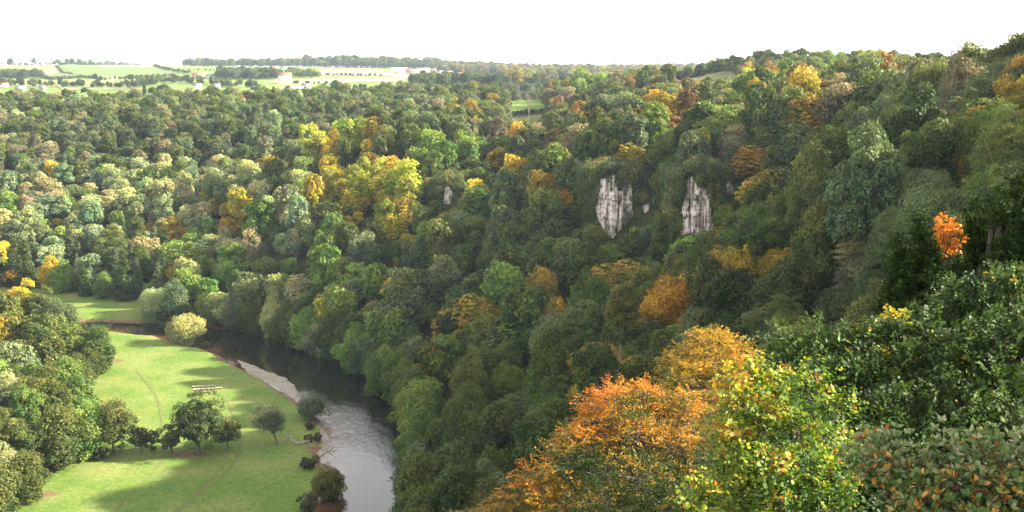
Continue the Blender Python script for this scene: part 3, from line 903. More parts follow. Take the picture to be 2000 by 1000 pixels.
for px_, D_, v_, s_, cn_ in ((10, 452, 1, 1.25, 'golden yellow'), (48, 448, 1, 1.12, 'olive green'), (84, 440, 2, 1.15, 'grey green'), (-30, 440, 0, 1.3, 'olive green'), (205, 538, 1, 1.35, 'green'), (228, 536, 0, 1.35, 'grey green'), (250, 534, 4, 1.35, 'green'), (186, 540, 2, 1.3, 'olive green'), (1885, 285, 4, 1.45, 'dull brown'), (1905, 292, 2, 1.2, 'olive green'), (1958, 262, 0, 1.15, 'dark green'), (1992, 255, 5, 1.45, 'dark green'), (1932, 280, 1, .95, 'green'), (1140, 1000, 8, 1.9, 'light green'), (1165, 990, 6, 1.5, 'light green')):
    p_ = at(px_, 130, D_); z_ = float(terrain(p_[0], p_[1]))
    trees.append(dict(x=p_[0], y=p_[1], z=z_, v=v_, s=s_, rz=1.0, c=np.array(COLS[cn_]), cn=cn_, con=False))
# what of each tree the photograph's frame shows
FGMASK = [((1480, 660), (1380, 690), (1290, 700), (1200, 780), (1120, 860), (1060, 900), (980, 970), (960, 1010), (2010, 1010), (2010, 380), (1900, 420), (1780, 420), (1750, 640))]
W2, H2 = 1000, 500
buf = -np.ones((H2, W2), int)
order = sorted(range(len(trees)), key=lambda i: -trees[i]['y'])
yyg, xxg = np.mgrid[0:H2, 0:W2]
for i in order:
    t = trees[i]; V_ = VAR[t['v']]
    cx, cy, dep = proj(t['x'], t['y'], t['z'] + V_['H'] * t['s'] * 0.53)
    cx /= 2; cy /= 2
    rx = V_['R'] * t['s'] * F / dep / 2 * 0.88; ry = V_['H'] * t['s'] * 0.46 * F / dep / 2
    x0, x1, y0, y1 = int(max(0, cx - rx)), int(min(W2, cx + rx + 2)), int(max(0, cy - ry)), int(min(H2, cy + ry + 2))
    if x0 >= x1 or y0 >= y1: continue
    sl = (slice(y0, y1), slice(x0, x1))
    mk = ((xxg[sl] - cx) / rx) ** 2 + ((yyg[sl] - cy) / ry) ** 2 < 1
    buf[sl][mk] = i
fgm = np.array([[in_poly(FGMASK[0], x * 2, y * 2) for x in range(0, W2, 2)] for y in range(0, H2, 2)])
fgm = np.repeat(np.repeat(fgm, 2, 0), 2, 1)
buf[fgm] = -1
cnt = np.bincount(buf[buf >= 0], minlength=len(trees))
sx = np.bincount(buf[buf >= 0], weights=xxg[buf >= 0], minlength=len(trees)) / np.maximum(cnt, 1) * 2
sy = np.bincount(buf[buf >= 0], weights=yyg[buf >= 0], minlength=len(trees)) / np.maximum(cnt, 1) * 2
rank = np.argsort(-cnt)
print('woodland trees', len(trees), 'seen', int((cnt > 3).sum()), 'cut at', cnt[rank[278]])
NSINGLE = 278
single = set(int(i) for i in rank[:NSINGLE])

LANDMARKS = [('the twin-topped pale cliff', 1203, 400), ('the pale cliff farther right', 1365, 405), ('the small grey rock face mid-slope', 877, 385),
             ('the orange beech in front', 1260, 850), ('the golden beech in front', 1390, 710), ('the dark evergreen in front', 1860, 520),
             ('the round pale yellow tree by the river', 360, 638), ('the far strip of meadow', 190, 600), ('the pale tree on the far meadow edge', 290, 585),
             ('the three logs on the grass', 400, 757), ('the riverside grey shrub', 608, 795), ('the narrow pasture gap on the ridge', 1030, 210),
             ('the open field on the right hilltop', 1370, 150), ('the airy tree on forked stems', 1212, 640), ('the bank opposite the gravel', 680, 720), ('the right top corner', 1990, 100),
             ('the left picture edge halfway down', 10, 420), ('the golden spur across the river', 660, 330), ('the hazy fields on the left', 200, 170), ('the bottom left corner', 20, 960)]
SECT = ['right of', 'below and right of', 'below', 'below and left of', 'left of', 'above and left of', 'above', 'above and right of']
ORDS = ['nearest', 'second', 'third', 'fourth', 'fifth', 'sixth', 'seventh', 'eighth', 'ninth', 'tenth', 'eleventh', 'twelfth', 'thirteenth', 'fourteenth', 'fifteenth']
bins = {}
for i in single:
    px, py = sx[i], sy[i]
    dl = sorted((math.hypot(px - a, py - b), n, a, b) for n, a, b in LANDMARKS)[0]
    k = int(round(math.atan2(py - dl[3], px - dl[2]) / (math.pi / 4))) % 8
    bins.setdefault((dl[1], k, trees[i]['cn'], trees[i]['con']), []).append((dl[0], i))
lab = {}
for (n, k, c, con), L_ in bins.items():
    L_.sort()
    kind = 'conifer' if con else 'tree'
    for j, (d, i) in enumerate(L_):
        o_ = '' if len(L_) == 1 else ORDS[j] + ' '
        lab[i] = (o_ + c + ' ' + kind + ' ' + SECT[k] + ' ' + n)

def place_tree(t, label, group):
    V_ = VAR[t['v']]
    r = empty(V_['kind'], (t['x'], t['y'], t['z'] - 0.2), t['rz'])
    q_ = t.get('sh', (1, 1, 1)); r.scale = (t['s'] * q_[0], t['s'] * q_[1], t['s'] * q_[2])
    tag(r, label, 'tree', group)
    c = obj('crown', V_['crown'], r); c.color = (*t['c'], 1)
    obj('trunk', V_['trunk'], r)
    return r
for i in sorted(single):
    place_tree(trees[i], lab[i], 'trees of the valley woods')

# the remaining hundreds of trees: one mass, instanced on points from the same crowns
rest = [t for i, t in enumerate(trees) if i not in single]

def far_wood(px0, py0, px1, py1, n, D0, D1, cols, rng, s0=0.8, s1=1.15):
    """rows and blocks of far trees: corners are photo pixels, depth range in metres"""
    for _ in range(n):
        u = rng.uniform()
        D = D0 + (D1 - D0) * rng.uniform()
        px = px0 + (px1 - px0) * u
        d = ray(px, 130)
        x = d[0] * D
        rest.append(dict(x=x, y=D, z=None, v=MIDV[rng.integers(6)], s=rng.uniform(s0, s1), rz=rng.uniform(0, 6.28), c=np.array(COLS[cols[rng.integers(len(cols))]]) * rng.uniform(.8, 1.2)))
def far_line(pts, step, cols, rng, s0=0.5, s1=0.9, width=8, con=False):
    """a hedge or tree line along photo pixels lying on the ground"""
    P = [hit(x, y, 900) for x, y in pts]
    for a, b in zip(P[:-1], P[1:]):
        L = np.linalg.norm((b - a)[:2]); n = max(1, int(L / step))
        for k in range(n):
            q = a + (b - a) * (k + rng.uniform()) / n
            rest.append(dict(x=q[0] + rng.uniform(-width, width), y=q[1] + rng.uniform(-width, width), z=None,
                             v=(CONV[0] if con else MIDV[rng.integers(6)]), s=rng.uniform(s0, s1), rz=rng.uniform(0, 6.28),
                             c=np.array(COLS[cols[rng.integers(len(cols))]]) * rng.uniform(.8, 1.2)))
rg = np.random.default_rng(77)
GG = ['grey green', 'green', 'dark green', 'olive green']
AUT = ['grey green', 'olive green', 'dull brown', 'ochre', 'russet brown', 'light green']
# belt of trees round the village behind the crest
far_wood(-60, 0, 360, 0, 190, 1130, 1500, GG, rg, .35, .7)
far_wood(360, 0, 900, 0, 190, 1130, 1400, GG, rg, .35, .7)
far_wood(620, 0, 1100, 0, 300, 1200, 1600, GG + ['dull brown'], rg, .4, .8)
far_wood(1050, 0, 1320, 0, 200, 1150, 1500, GG, rg, .4, .75)
# woods among and beyond the fields
far_wood(-60, 0, 82, 0, 120, 2480, 2620, GG, rg, 1.0, 1.5)
far_wood(425, 0, 545, 0, 170, 2150, 2400, GG, rg, 1.0, 1.5)
far_wood(560, 0, 622, 0, 40, 2300, 2360, ['yellow green', 'light green'], rg, 1.0, 1.4)
far_wood(360, 0, 980, 0, 900, 3500, 4300, GG + ['dull brown'], rg, 1.0, 2.0)
far_wood(590, 0, 860, 0, 260, 3500, 4000, GG + ['dull brown'], rg, 1.6, 2.6)
far_wood(860, 0, 1400, 0, 1500, 3300, 5200, AUT, rg, 1.2, 1.8)
far_wood(985, 0, 1400, 0, 1500, 1700, 3300, AUT, rg, .9, 1.5)
far_wood(860, 0, 990, 0, 300, 2900, 3300, AUT, rg, 1.0, 1.5)
far_wood(800, 0, 1000, 0, 160, 1750, 2000, GG, rg, 1.0, 1.4)
far_wood(1300, 0, 1520, 0, 130, 1085, 1180, GG, rg, .6, 1.0)
far_wood(1480, 0, 2100, 0, 250, 1100, 1500, GG, rg, .8, 1.2)
far_line([(-20, 128), (120, 128), (310, 128), (370, 126)], 7, GG, rg, .35, .8, 10)
far_line([(-20, 128), (120, 128), (310, 128), (370, 126)], 70, GG, rg, 1.0, 1.9, 14)
far_line([(370, 126), (560, 126)], 14, GG, rg, .9, 1.4, 14, True)
far_line([(110, 131), (122, 143), (140, 146)], 9, GG, rg, .3, .5, 3)
far_line([(82, 152), (100, 157), (160, 152), (200, 157), (230, 156), (345, 149)], 9, GG, rg, .35, .6, 3)
far_line([(300, 130), (325, 138), (370, 144)], 9, GG, rg, .35, .7, 3)
far_line([(370, 138), (560, 141)], 10, GG, rg, .3, .5, 3)
far_line([(-10, 168), (130, 170), (250, 172), (330, 160), (430, 166), (480, 172)], 6, GG, rg, .5, 1.0, 20)
far_line([(625, 147), (700, 149), (745, 150)], 10, GG, rg, .35, .6, 3)
far_line([(540, 163), (640, 165)], 10, GG, rg, .3, .5, 3)
for q_ in range(34):
    p_ = at(996 + 68 * q_ / 33, 130, 930 + rg.uniform(-1.5, 1.5)); rest.append(dict(x=p_[0], y=p_[1], z=None, v=MIDV[rg.integers(6)], s=rg.uniform(.2, .32), rz=rg.uniform(0, 6), c=np.array(COLS['dark green'])))
far_line([(185, 158), (188, 158)], 20, GG, rg, .9, 1.0, 2); far_line([(255, 159), (258, 159)], 20, GG, rg, .9, 1.0, 2)
HOUSEPOS = [hit(h[0], h[1], h[8] if len(h) > 8 else 1000) for h in HOUSES]
for _ in range(60):      # trees added beside the viewpoint, just out of view, to shade the near bushes
    y_ = rg.uniform(-12, 48); x_ = rg.uniform(13, 48) + max(0, y_) * .52
    rest.append(dict(x=x_, y=y_, z=None, v=NEARV[rg.integers(6)], s=rg.uniform(.8, 1.2), rz=rg.uniform(0, 6.28), c=np.array(COLS['green'])))
FX = np.array([t['x'] for t in rest if t['z'] is None]); FY = np.array([t['y'] for t in rest if t['z'] is None])
FZ = terrain(FX, FY, True); k_ = 0
for t in rest:
    if t['z'] is None: t['z'] = FZ[k_]; k_ += 1

# nothing grows in front of a house that the photograph shows
def clear_of_houses(t):
    if t['y'] < 1000: return True
    px, py, dep = proj(t['x'], t['y'], t['z'] + 6)
    w = 7 * t['s'] * F / dep
    for h, p in zip(HOUSES, HOUSEPOS):
        hx, hy, hd = proj(p[0], p[1], p[2] + 2)
        hw = h[2] * 0.5 * F / hd
        if abs(px - hx) < hw + w * 0.8 and p[1] - 260 < t['y'] < p[1] + h[3] + 4 and abs(py - hy) < 7: return False
    return True
rest = [t for t in rest if clear_of_houses(t)]

def massed_trees(name, L_):
    n = len(L_)
    me = bpy.data.meshes.new(name)
    me.vertices.add(n)
    me.vertices.foreach_set('co', np.array([(t['x'], t['y'], t['z'] - 0.2) for t in L_], np.float32).ravel())
    def fa(k, vals):
        a = me.attributes.new(k, 'FLOAT', 'POINT'); a.data.foreach_set('value', np.array(vals, np.float32))
    av = me.attributes.new('scl', 'FLOAT_VECTOR', 'POINT'); av.data.foreach_set('vector', np.array([[t['s'] * k_ for k_ in t.get('sh', (1, 1, 1))] for t in L_], np.float32).ravel()); fa('rot', [t['rz'] for t in L_]); fa('kind_id', [t['v'] for t in L_])
    a = me.attributes.new('tint', 'FLOAT_VECTOR', 'POINT'); a.data.foreach_set('vector', np.array([t['c'] for t in L_], np.float32).ravel())
    fa('massed', [1.0] * n)
    o = obj(name, me)
    ng = bpy.data.node_groups.new('scatter_trees', 'GeometryNodeTree')
    ng.interface.new_socket('Geometry', in_out='INPUT', socket_type='NodeSocketGeometry')
    ng.interface.new_socket('Geometry', in_out='OUTPUT', socket_type='NodeSocketGeometry')
    N, L = ng.nodes, ng.links
    gi = N.new('NodeGroupInput'); go = N.new('NodeGroupOutput'); jn = N.new('GeometryNodeJoinGeometry')
    def named(k, ty='FLOAT'):
        x = N.new('GeometryNodeInputNamedAttribute'); x.data_type = ty; x.inputs['Name'].default_value = k
        return x.outputs[0]
    sc_, ro, kd = named('scl', 'FLOAT_VECTOR'), named('rot'), named('kind_id')
    cx = N.new('ShaderNodeCombineXYZ'); L.new(ro, cx.inputs[2])
    m2p = N.new('GeometryNodeMeshToPoints'); m2p.inputs['Radius'].default_value = 0.0
    L.new(gi.outputs[0], m2p.inputs[0])
    for k in sorted(set(t['v'] for t in L_)):
        src = SRC[k]
        cmpn = N.new('FunctionNodeCompare'); cmpn.data_type = 'FLOAT'; cmpn.operation = 'EQUAL'
        cmpn.inputs['Epsilon'].default_value = 0.1; cmpn.inputs['B'].default_value = float(k)
        L.new(kd, cmpn.inputs['A'])
        ge = N.new('GeometryNodeJoinGeometry')
        for so in src:
            oi = N.new('GeometryNodeObjectInfo'); oi.inputs['Object'].default_value = so
            L.new(oi.outputs['Geometry'], ge.inputs[0])
        io = N.new('GeometryNodeInstanceOnPoints')
        L.new(m2p.outputs[0], io.inputs['Points']); L.new(cmpn.outputs[0], io.inputs['Selection'])
        L.new(ge.outputs[0], io.inputs['Instance']); L.new(cx.outputs[0], io.inputs['Rotation']); L.new(sc_, io.inputs['Scale'])
        L.new(io.outputs[0], jn.inputs[0])
    L.new(jn.outputs[0], go.inputs[0])
    md_ = o.modifiers.new('scatter', 'NODES'); md_.node_group = ng
    return o
# each source is the crown and trunk of one real tree of the scene
SRC = {}
for o_ in list(col.objects):
    if o_.name.startswith('crown') and o_.parent:
        for k, V_ in enumerate(VAR):
            if V_['crown'] == o_.data and k not in SRC:
                tr_ = [c for c in o_.parent.children if c.name.startswith('trunk')][0]
                SRC[k] = (o_, tr_)
for t in rest:
    if t['v'] not in SRC: t['v'] = min(SRC, key=lambda k: (VAR[k]['kind'] != VAR[t['v']]['kind'], abs(k - t['v'])))
wd = massed_trees('woodland', rest)
tag(wd, 'mixed green and autumn woodland massed over the slopes and far hills', 'woodland', kind='stuff')

# ------------------------------------------------------------------ far fields, laid on the ground
def noise_two(name, c, k=0.25, scale=0.03, rough=0.95):
    a = tuple(v * (1 - k) for v in c); b = tuple(v * (1 + k) for v in c)
    return noise_mat(name, a, b, scale, rough, detail=6, spec=0.05)
def fan_sheet(name, W, c, lift, n=10, mat=None, zf=None):
    """a sheet over a star-shaped outline W (world xy), following the terrain"""
    W = np.asarray(W); cen = W.mean(0)
    V = []; T = []; k = 0
    m = len(W)
    for i in range(m):
        a, b = W[i], W[(i + 1) % m]
        ids = {}
        for p in range(n + 1):
            for q in range(n + 1 - p):
                u, v = p / n, q / n
                V.append(cen + (a - cen) * u + (b - cen) * v); ids[(p, q)] = k; k += 1
        for p in range(n):
            for q in range(n - p):
                T.append((ids[(p, q)], ids[(p + 1, q)], ids[(p, q + 1)]))
                if p + q < n - 1: T.append((ids[(p + 1, q)], ids[(p + 1, q + 1)], ids[(p, q + 1)]))
    V = np.array(V)
    z = (terrain(V[:, 0], V[:, 1]) + lift) if zf is None else zf(V)
    return mesh_np(name, np.column_stack([V, z]), np.array(T), [mat])
GRASSF = noise_two('pasture_grass', (.105, .150, .045)); GRASSL = noise_two('pale_pasture', (.165, .185, .075)); BRIGHT = noise_two('bright_pasture', (.135, .200, .040))
STRAW = noise_two('stubble', (.235, .22, .14), .12); PLOUGH = noise_two('ploughed_earth', (.27, .19, .145), .15); ROUGH = noise_two('rough_grass', (.13, .13, .06)); STUB2 = noise_two('pale_stubble', (.22, .19, .15), .1)
HILLG = noise_mat('hilltop_grass', (.10, .12, .04), (.17, .17, .07), 0.05, 0.95, spec=.05)
FIELDS = [
    ('pasture', [(-60, 125), (108, 131), (124, 143), (80, 141), (-60, 138)], GRASSL, 1600), ('stubble_field', [(60, 138), (84, 138), (124, 143), (84, 145)], STUB2, 1600),
    ('pasture', [(120, 132), (315, 132), (345, 141), (350, 149), (190, 151), (140, 145)], GRASSF, 1600), ('ploughed_field', [(190, 127), (300, 128), (300, 131), (190, 131)], PLOUGH, 1600),
    ('rough_pasture', [(85, 146), (140, 145), (165, 151), (100, 156)], ROUGH, 1500), ('pasture', [(-60, 153), (60, 154), (100, 157), (70, 172), (-60, 172)], GRASSL, 1300),
    ('pasture', [(100, 158), (200, 155), (345, 150), (310, 164), (240, 176), (120, 176)], GRASSL, 1300), ('rough_pasture', [(200, 151), (345, 148), (340, 152), (215, 156)], STUB2, 1500),
    ('pasture', [(312, 130), (560, 133), (560, 138), (360, 136)], BRIGHT, 1600), ('pasture', [(330, 138), (555, 140), (520, 146), (360, 146)], GRASSF, 1600),
    ('bright_pasture', [(370, 154), (438, 154), (440, 163), (372, 161)], BRIGHT, 1200), ('stubble_field', [(540, 156), (620, 154), (700, 152), (812, 152), (770, 160), (640, 163), (520, 163)], STRAW, 1300),
    ('ploughed_field', [(622, 136), (735, 135), (765, 144), (700, 147), (626, 146)], PLOUGH, 1700), ('stubble_field', [(735, 143), (800, 143), (870, 147), (940, 152), (870, 155), (770, 151)], STUB2, 1700),
    ('bright_pasture', [(480, 167), (620, 164), (620, 170), (560, 176), (465, 177)], BRIGHT, 1150), ('ploughed_field', [(505, 179), (625, 177), (620, 182), (508, 184)], PLOUGH, 1080),
    ('stubble_field', [(540, 163.6), (620, 163.6), (622, 165.6), (545, 166)], PLOUGH, 1200),
    ('pasture', [(1085, 154), (1112, 145), (1135, 149), (1150, 156), (1100, 160)], GRASSL, 1500), ('stubble_field', [(1180, 152), (1215, 151), (1222, 155), (1186, 158)], STRAW, 1400),
    ('hilltop_pasture', [(1308, 161), (1340, 146), (1400, 141), (1436, 142), (1450, 152), (1400, 168)], HILLG, 760),
    ('ridge_pasture', [(985, 1090), (1072, 1095), (1070, 960), (988, 950)], BRIGHT, 0), ('ridge_pasture', [(990, 905), (1066, 910), (1060, 840), (998, 835)], HILLG, 0),
]
for nm, pts, mt, d0 in FIELDS:
    W = [at(x, 130, y)[:2] if d0 == 0 else hit(x, y, d0)[:2] for x, y in pts]
    o = obj(nm, fan_sheet(nm, W, None, 0.7 if d0 > 1000 else 0.45, 12, mt))
    tag(o, None, None, kind='structure')

# ------------------------------------------------------------------ houses
MATC = {}
def cmat(c, name='painted_wall', rough=0.8):
    k = (c, name)
    if k not in MATC: MATC[k] = noise_mat(name, tuple(v * .88 for v in c), tuple(min(.85, v * 1.08) for v in c), 0.6, rough)
    return MATC[k]
GLASS = noise_mat('window_glass', (.03, .035, .04), (.06, .065, .07), 1.0, 0.15, spec=.5)
def house(spec, p, label):
    px, py, w, d, h, rz, wc, rc = spec[:8]
    root = empty('barn' if 'barn' in label or 'shed' in label else 'house', (p[0], p[1] + d / 2, p[2] - 0.5), rz)
    tag(root, label, 'barn' if 'barn' in label or 'shed' in label else 'house', 'houses and barns on the far plateau')
    g = Geo(); box(g, (0, 0, h / 2), (w, d, h))
    rh = d * (0.42 if h > 4.5 else 0.25)
    for s_ in (-1, 1): g.add([(s_ * w / 2, -d / 2, h), (s_ * w / 2, d / 2, h), (s_ * w / 2, 0, h + rh)], T=[(0, 1, 2) if s_ > 0 else (0, 2, 1)])
    obj('wall', g.mesh('wall', [cmat(wc)]), root)
    g = Geo(); e = 0.5
    for s_ in (-1, 1):
        a = [(-w / 2 - e, s_ * (d / 2 + e), h - e * .6), (w / 2 + e, s_ * (d / 2 + e), h - e * .6), (w / 2 + e, 0, h + rh + .05), (-w / 2 - e, 0, h + rh + .05)]
        b = [(x, y, z + .25) for x, y, z in a]
        g.add(a + b, Q=[(0, 1, 2, 3), (7, 6, 5, 4), (0, 4, 5, 1), (1, 5, 6, 2), (2, 6, 7, 3), (3, 7, 4, 0)])
    rf = obj('roof', g.mesh('roof', [cmat(rc, 'roof_cover')]), root)
    if root.name.startswith('house'):
        g = Geo(); box(g, (w * .3, 0, h + rh + .5), (1.1, .9, 2.0)); obj('chimney', g.mesh('chimney', [cmat((.3, .2, .16), 'chimney_brick')]), rf)
        n = max(2, int(w / 4))
        for k in range(n):
            g = Geo(); box(g, (-w / 2 + (k + .5) * w / n, -d / 2 - .03, h * .55), (1.2, .12, 1.4)); obj('window', g.mesh('window', [GLASS]), root)
    else:
        g = Geo(); box(g, (-w * .2, -d / 2 - .03, h * .4), (w * .15, .12, h * .8)); obj('door', g.mesh('door', [cmat((.12, .12, .13), 'barn_door')]), root)
for sp, p in zip(HOUSES, HOUSEPOS):
    house(sp, p, sp[9])

# ------------------------------------------------------------------ rock faces
def rock_mat():
    m, nt, N, L, out = nmat('limestone')
    g = N.new('ShaderNodeNewGeometry')
    def noise(scale, sc3, d=6, r=.65):
        mp = N.new('ShaderNodeMapping'); mp.inputs['Scale'].default_value = sc3; L.new(g.outputs['Position'], mp.inputs['Vector'])
        n = N.new('ShaderNodeTexNoise'); n.inputs['Scale'].default_value = scale; n.inputs['Detail'].default_value = d; n.inputs['Roughness'].default_value = r
        L.new(mp.outputs[0], n.inputs['Vector']); return n.outputs['Fac']
    streak = noise(.55, (1, 1, .16)); beds = noise(.9, (.15, .15, 1.2), 4); spots = noise(.9, (1, 1, .7), 7)
    def ramp(f, els):
        c = N.new('ShaderNodeValToRGB'); e = c.color_ramp.elements
        e[0].position, e[0].color = els[0][0], (*els[0][1], 1); e[1].position, e[1].color = els[-1][0], (*els[-1][1], 1)
        for p, q in els[1:-1]: k = e.new(p); k.color = (*q, 1)
        L.new(f, c.inputs[0]); return c.outputs[0]
    c = ramp(streak, [(.34, (.17, .145, .13)), (.42, (.42, .35, .31)), (.52, (.66, .585, .53)), (.64, (.84, .78, .72))])
    def mul(a, b, f=1):
        x = N.new('ShaderNodeMix'); x.data_type = 'RGBA'; x.blend_type = 'MULTIPLY'; x.inputs[0].default_value = f
        L.new(a, x.inputs[6]); L.new(b, x.inputs[7]); return x.outputs[2]
    c = mul(c, ramp(beds, [(.34, (.45, .40, .38)), (.42, (1, 1, 1))]), .8)
    c = mul(c, ramp(spots, [(.30, (.28, .32, .20)), (.44, (1, 1, 1))]), .9)
    bs = N.new('ShaderNodeBsdfPrincipled'); bs.inputs['Roughness'].default_value = .9; bs.inputs['Specular IOR Level'].default_value = .15
    L.new(c, bs.inputs['Base Color'])
    bp = N.new('ShaderNodeBump'); bp.inputs['Distance'].default_value = .8; bp.inputs['Strength'].default_value = .8
    L.new(streak, bp.inputs['Height']); L.new(bp.outputs[0], bs.inputs['Normal']); L.new(bs.outputs[0], out.inputs['Surface'])
    return m
M_ROCK = rock_mat()
M_IVY = leaf_mat('ivy_leaves', [(0, (.030, .052, .014)), (.5, (.060, .088, .022)), (.8, (.12, .13, .035)), (1, (.24, .18, .04))], trans=.2, vamp=.4)
def cliff(label, left, right, tops, D, back, seed, spread=26, dim=1.0):
    """left/right: outline (px, py) of the bare rock from top to foot; tops: (fraction across, py) of its broken upper edge.
    The rock itself runs on beyond that outline under ivy and bushes."""
    left = np.array(left, float); right = np.array(right, float); tops = np.array(tops, float)
    sx_ = spread; y0 = min(tops[:, 1]) - 12; y1 = max(left[-1, 1], right[-1, 1]) + 24
    xl0, xr0 = left[:, 0].min() - sx_, right[:, 0].max() + sx_
    nu, nv = 96, 96
    V = np.zeros((nv, nu, 3)); rng = np.random.default_rng(seed)
    for j in range(nv):
        py = y0 + (y1 - y0) * j / (nv - 1)
        for i in range(nu):
            u = i / (nu - 1); e = abs(2 * u - 1)
            pyy = y0 + 16 * e ** 2 + (y1 - y0 - 16 * e ** 2) * j / (nv - 1)
            V[j, i] = at(xl0 + (xr0 - xl0) * u, pyy, D)
    U, Wd = np.meshgrid(np.linspace(0, 1, nu), np.linspace(0, 1, nv))
    X_, Z_ = V[..., 0], V[..., 2]
    f1 = np.abs(fbm(X_ / 2.2 + 50 + .25 * fbm(X_ / 4, Z_ / 3, seed + 2), Z_ / 30, seed, 3) - .5) * 2
    f2 = np.abs(fbm(X_ / .9 + 20, Z_ / 7, seed + 6, 3) - .5) * 2
    off = 5.0 * np.abs(2 * U - 1) ** 3 + 2.6 * np.exp(-(f1 / .10) ** 2) + .9 * np.exp(-(f2 / .08) ** 2) + 2.6 * (fbm(X_ / 5, Z_ / 4, seed + 3) - .5) - 3.0 * Wd
    zz = Z_ / 1.9 + 1.2 * fbm(X_ / 5, Z_ / 9, seed + 9)
    k_ = np.floor(zz); fr = zz - k_
    off += 1.5 * (vnoise(k_ * 3.1, X_ / 3.4, seed + 1) - .5) + .4 * (fr < .15) + 1.6 * (fbm(X_ / 1.6, Z_ / 3.2, seed + 71) - .5)
    V[..., 1] += off
    V[..., 0] += 0.35 * (fbm(Z_ / 2, X_ / 3, seed + 5) - .5)
    pad = np.zeros((nv + 1, nu + 2, 3)); pad[1:, 1:-1] = V
    pad[1:, 0] = V[:, 0] + np.array([0, back, 0]); pad[1:, -1] = V[:, -1] + np.array([0, back, 0])
    pad[0] = pad[1] + np.array([0, back, 1.0]); pad[0, 0] = pad[1, 0]; pad[0, -1] = pad[1, -1]
    ii = np.arange(pad.shape[0] * pad.shape[1]).reshape(pad.shape[:2])
    Q = np.stack([ii[1:, :-1], ii[1:, 1:], ii[:-1, 1:], ii[:-1, :-1]], -1).reshape(-1, 4)
    root = empty('cliff', tuple(V[nv // 2, nu // 2])); tag(root, label, 'cliff', 'limestone faces on the wooded slope')
    o = obj('rock_face', mesh_np('rock_face', pad.reshape(-1, 3) - V[nv // 2, nu // 2], Q, [M_ROCK], False), root)
    # ivy and hanging bushes wherever the photograph shows no bare rock
    PX, PY, _ = proj(V[..., 0], V[..., 1] * 0 + D, V[..., 2])
    xl = np.interp(PY, left[:, 1], left[:, 0]); xr = np.interp(PY, right[:, 1], right[:, 0])
    uu = np.clip((PX - xl) / np.maximum(xr - xl, 1), 0, 1); yt = np.interp(uu, tops[:, 0], tops[:, 1]); yb = np.interp(uu, [0, 1], [left[-1, 1], right[-1, 1]])
    dd = np.maximum.reduce([xl - PX, PX - xr, yt - PY, PY - yb])      # >0: outside the bare patch, in photo pixels
    dd = dd - 4.5 + 6.5 * (dim < 1) + (fbm(X_ / 2.5, Z_ / 4.5, seed + 20) - .5) * 17
    g = Geo(); sel = np.argwhere(dd > 0)
    patch = np.argwhere((dd <= 0) & (fbm(X_ / 1.5, Z_ / 6, seed + 31) > .66))
    m3 = np.array([0., 0, 0])
    pts = []
    for a_, wgt in ((sel, 5), (patch, 2)):
        if not len(a_): continue
        c = V[a_[:, 0], a_[:, 1]]; dv = dd[a_[:, 0], a_[:, 1]]
        for q in range(wgt):
            thick = np.clip(dv / 14, .1, 1.0)
            bulge = 2.6 * thick * np.maximum(0, fbm(c[:, 0] / 2.6, c[:, 2] / 2.4, seed + 40)) + .15
            pts.append(c + np.column_stack([rng.normal(0, .3, len(c)), -bulge * rng.uniform(.5, 1.1, len(c)), rng.normal(0, .3, len(c))]))
    # the top and flanks are overgrown
    for A_, B_ in ((pad[0, 1:-1], pad[1, 1:-1]), (pad[1:, 0], pad[1:, 1]), (pad[1:, -1], pad[1:, -2])):
        for q in range(90):
            t_ = rng.uniform(0, 1.02, (len(A_), 1)) ** .8; c = A_ * (1 - t_) + B_ * t_
            h_ = 3.2 * np.maximum(0, fbm(c[:, 0] / 3, c[:, 1] / 3 + c[:, 2] / 3, seed + 60) - .12) * rng.uniform(.5, 1.1, len(c))
            pts.append(c + np.column_stack([rng.normal(0, .5, len(c)), -h_ * .5, h_]))
    P = np.concatenate(pts); n = len(P)
    far_ = np.argwhere(dd > 7); nb = 26 if len(far_) > 2500 else 8
    roof = [pad[0, i] * t_ + pad[1, i] * (1 - t_) for i in range(4, nu - 2, 7) for t_ in (0.02, .25, .5)]
    cent = [V[tuple(q)] for q in far_[rng.choice(len(far_), nb, replace=False)]] + (roof if nb > 10 else roof[::4])
    for c in cent:        # bushes rooted on the ledges and along the top
        rr = rng.uniform(1.1, 2.9) * (1 if nb > 10 else .6); k = int(230 * rr); d = unit(rng.normal(0, 1, (k, 3)))
        lum = 1 + .3 * np.sin(d @ rng.normal(0, 3.5, 3) + 1) ; q = c + d * (rr * lum * rng.uniform(.75, 1.05, k))[:, None] * [1, .9, 1.15] + [0, -.7 * rr, .4 * rr]
        hue = rng.uniform(.05, .95)
        cards(g, q - V[nv // 2, nu // 2], d + [0, 0, .4], .46, rng, np.stack([np.clip(hue + rng.normal(0, .1, k), 0, 1), rng.uniform(.2, .8, k), np.clip(rng.normal(.55, .2, k), 0, 1)], -1), jit=.5)
    a = np.stack([np.clip(fbm(P[:, 0] / 3, P[:, 2] / 3, seed + 50) * 1.3 - .2 + rng.normal(0, .12, n), 0, 1), rng.uniform(.2, .8, n), np.clip(rng.normal(.5, .2, n), 0, 1)], -1)
    cards(g, P - V[nv // 2, nu // 2], np.tile([0, -.8, .6], (n, 1)), .48, rng, a, jit=.5)
    obj('ivy', g.mesh('ivy', [M_IVY]), root)
cliff('broad pale limestone face with a notched twin top', [(1180, 344), (1173, 380), (1165, 410), (1172, 440), (1186, 464)], [(1226, 344), (1230, 380), (1237, 420), (1216, 440), (1200, 464)],
      [(0, 352), (.15, 346), (.45, 344), (.52, 352), (.60, 376), (.72, 374), (.80, 350), (.92, 352), (1, 362)], 417, 30, 1)
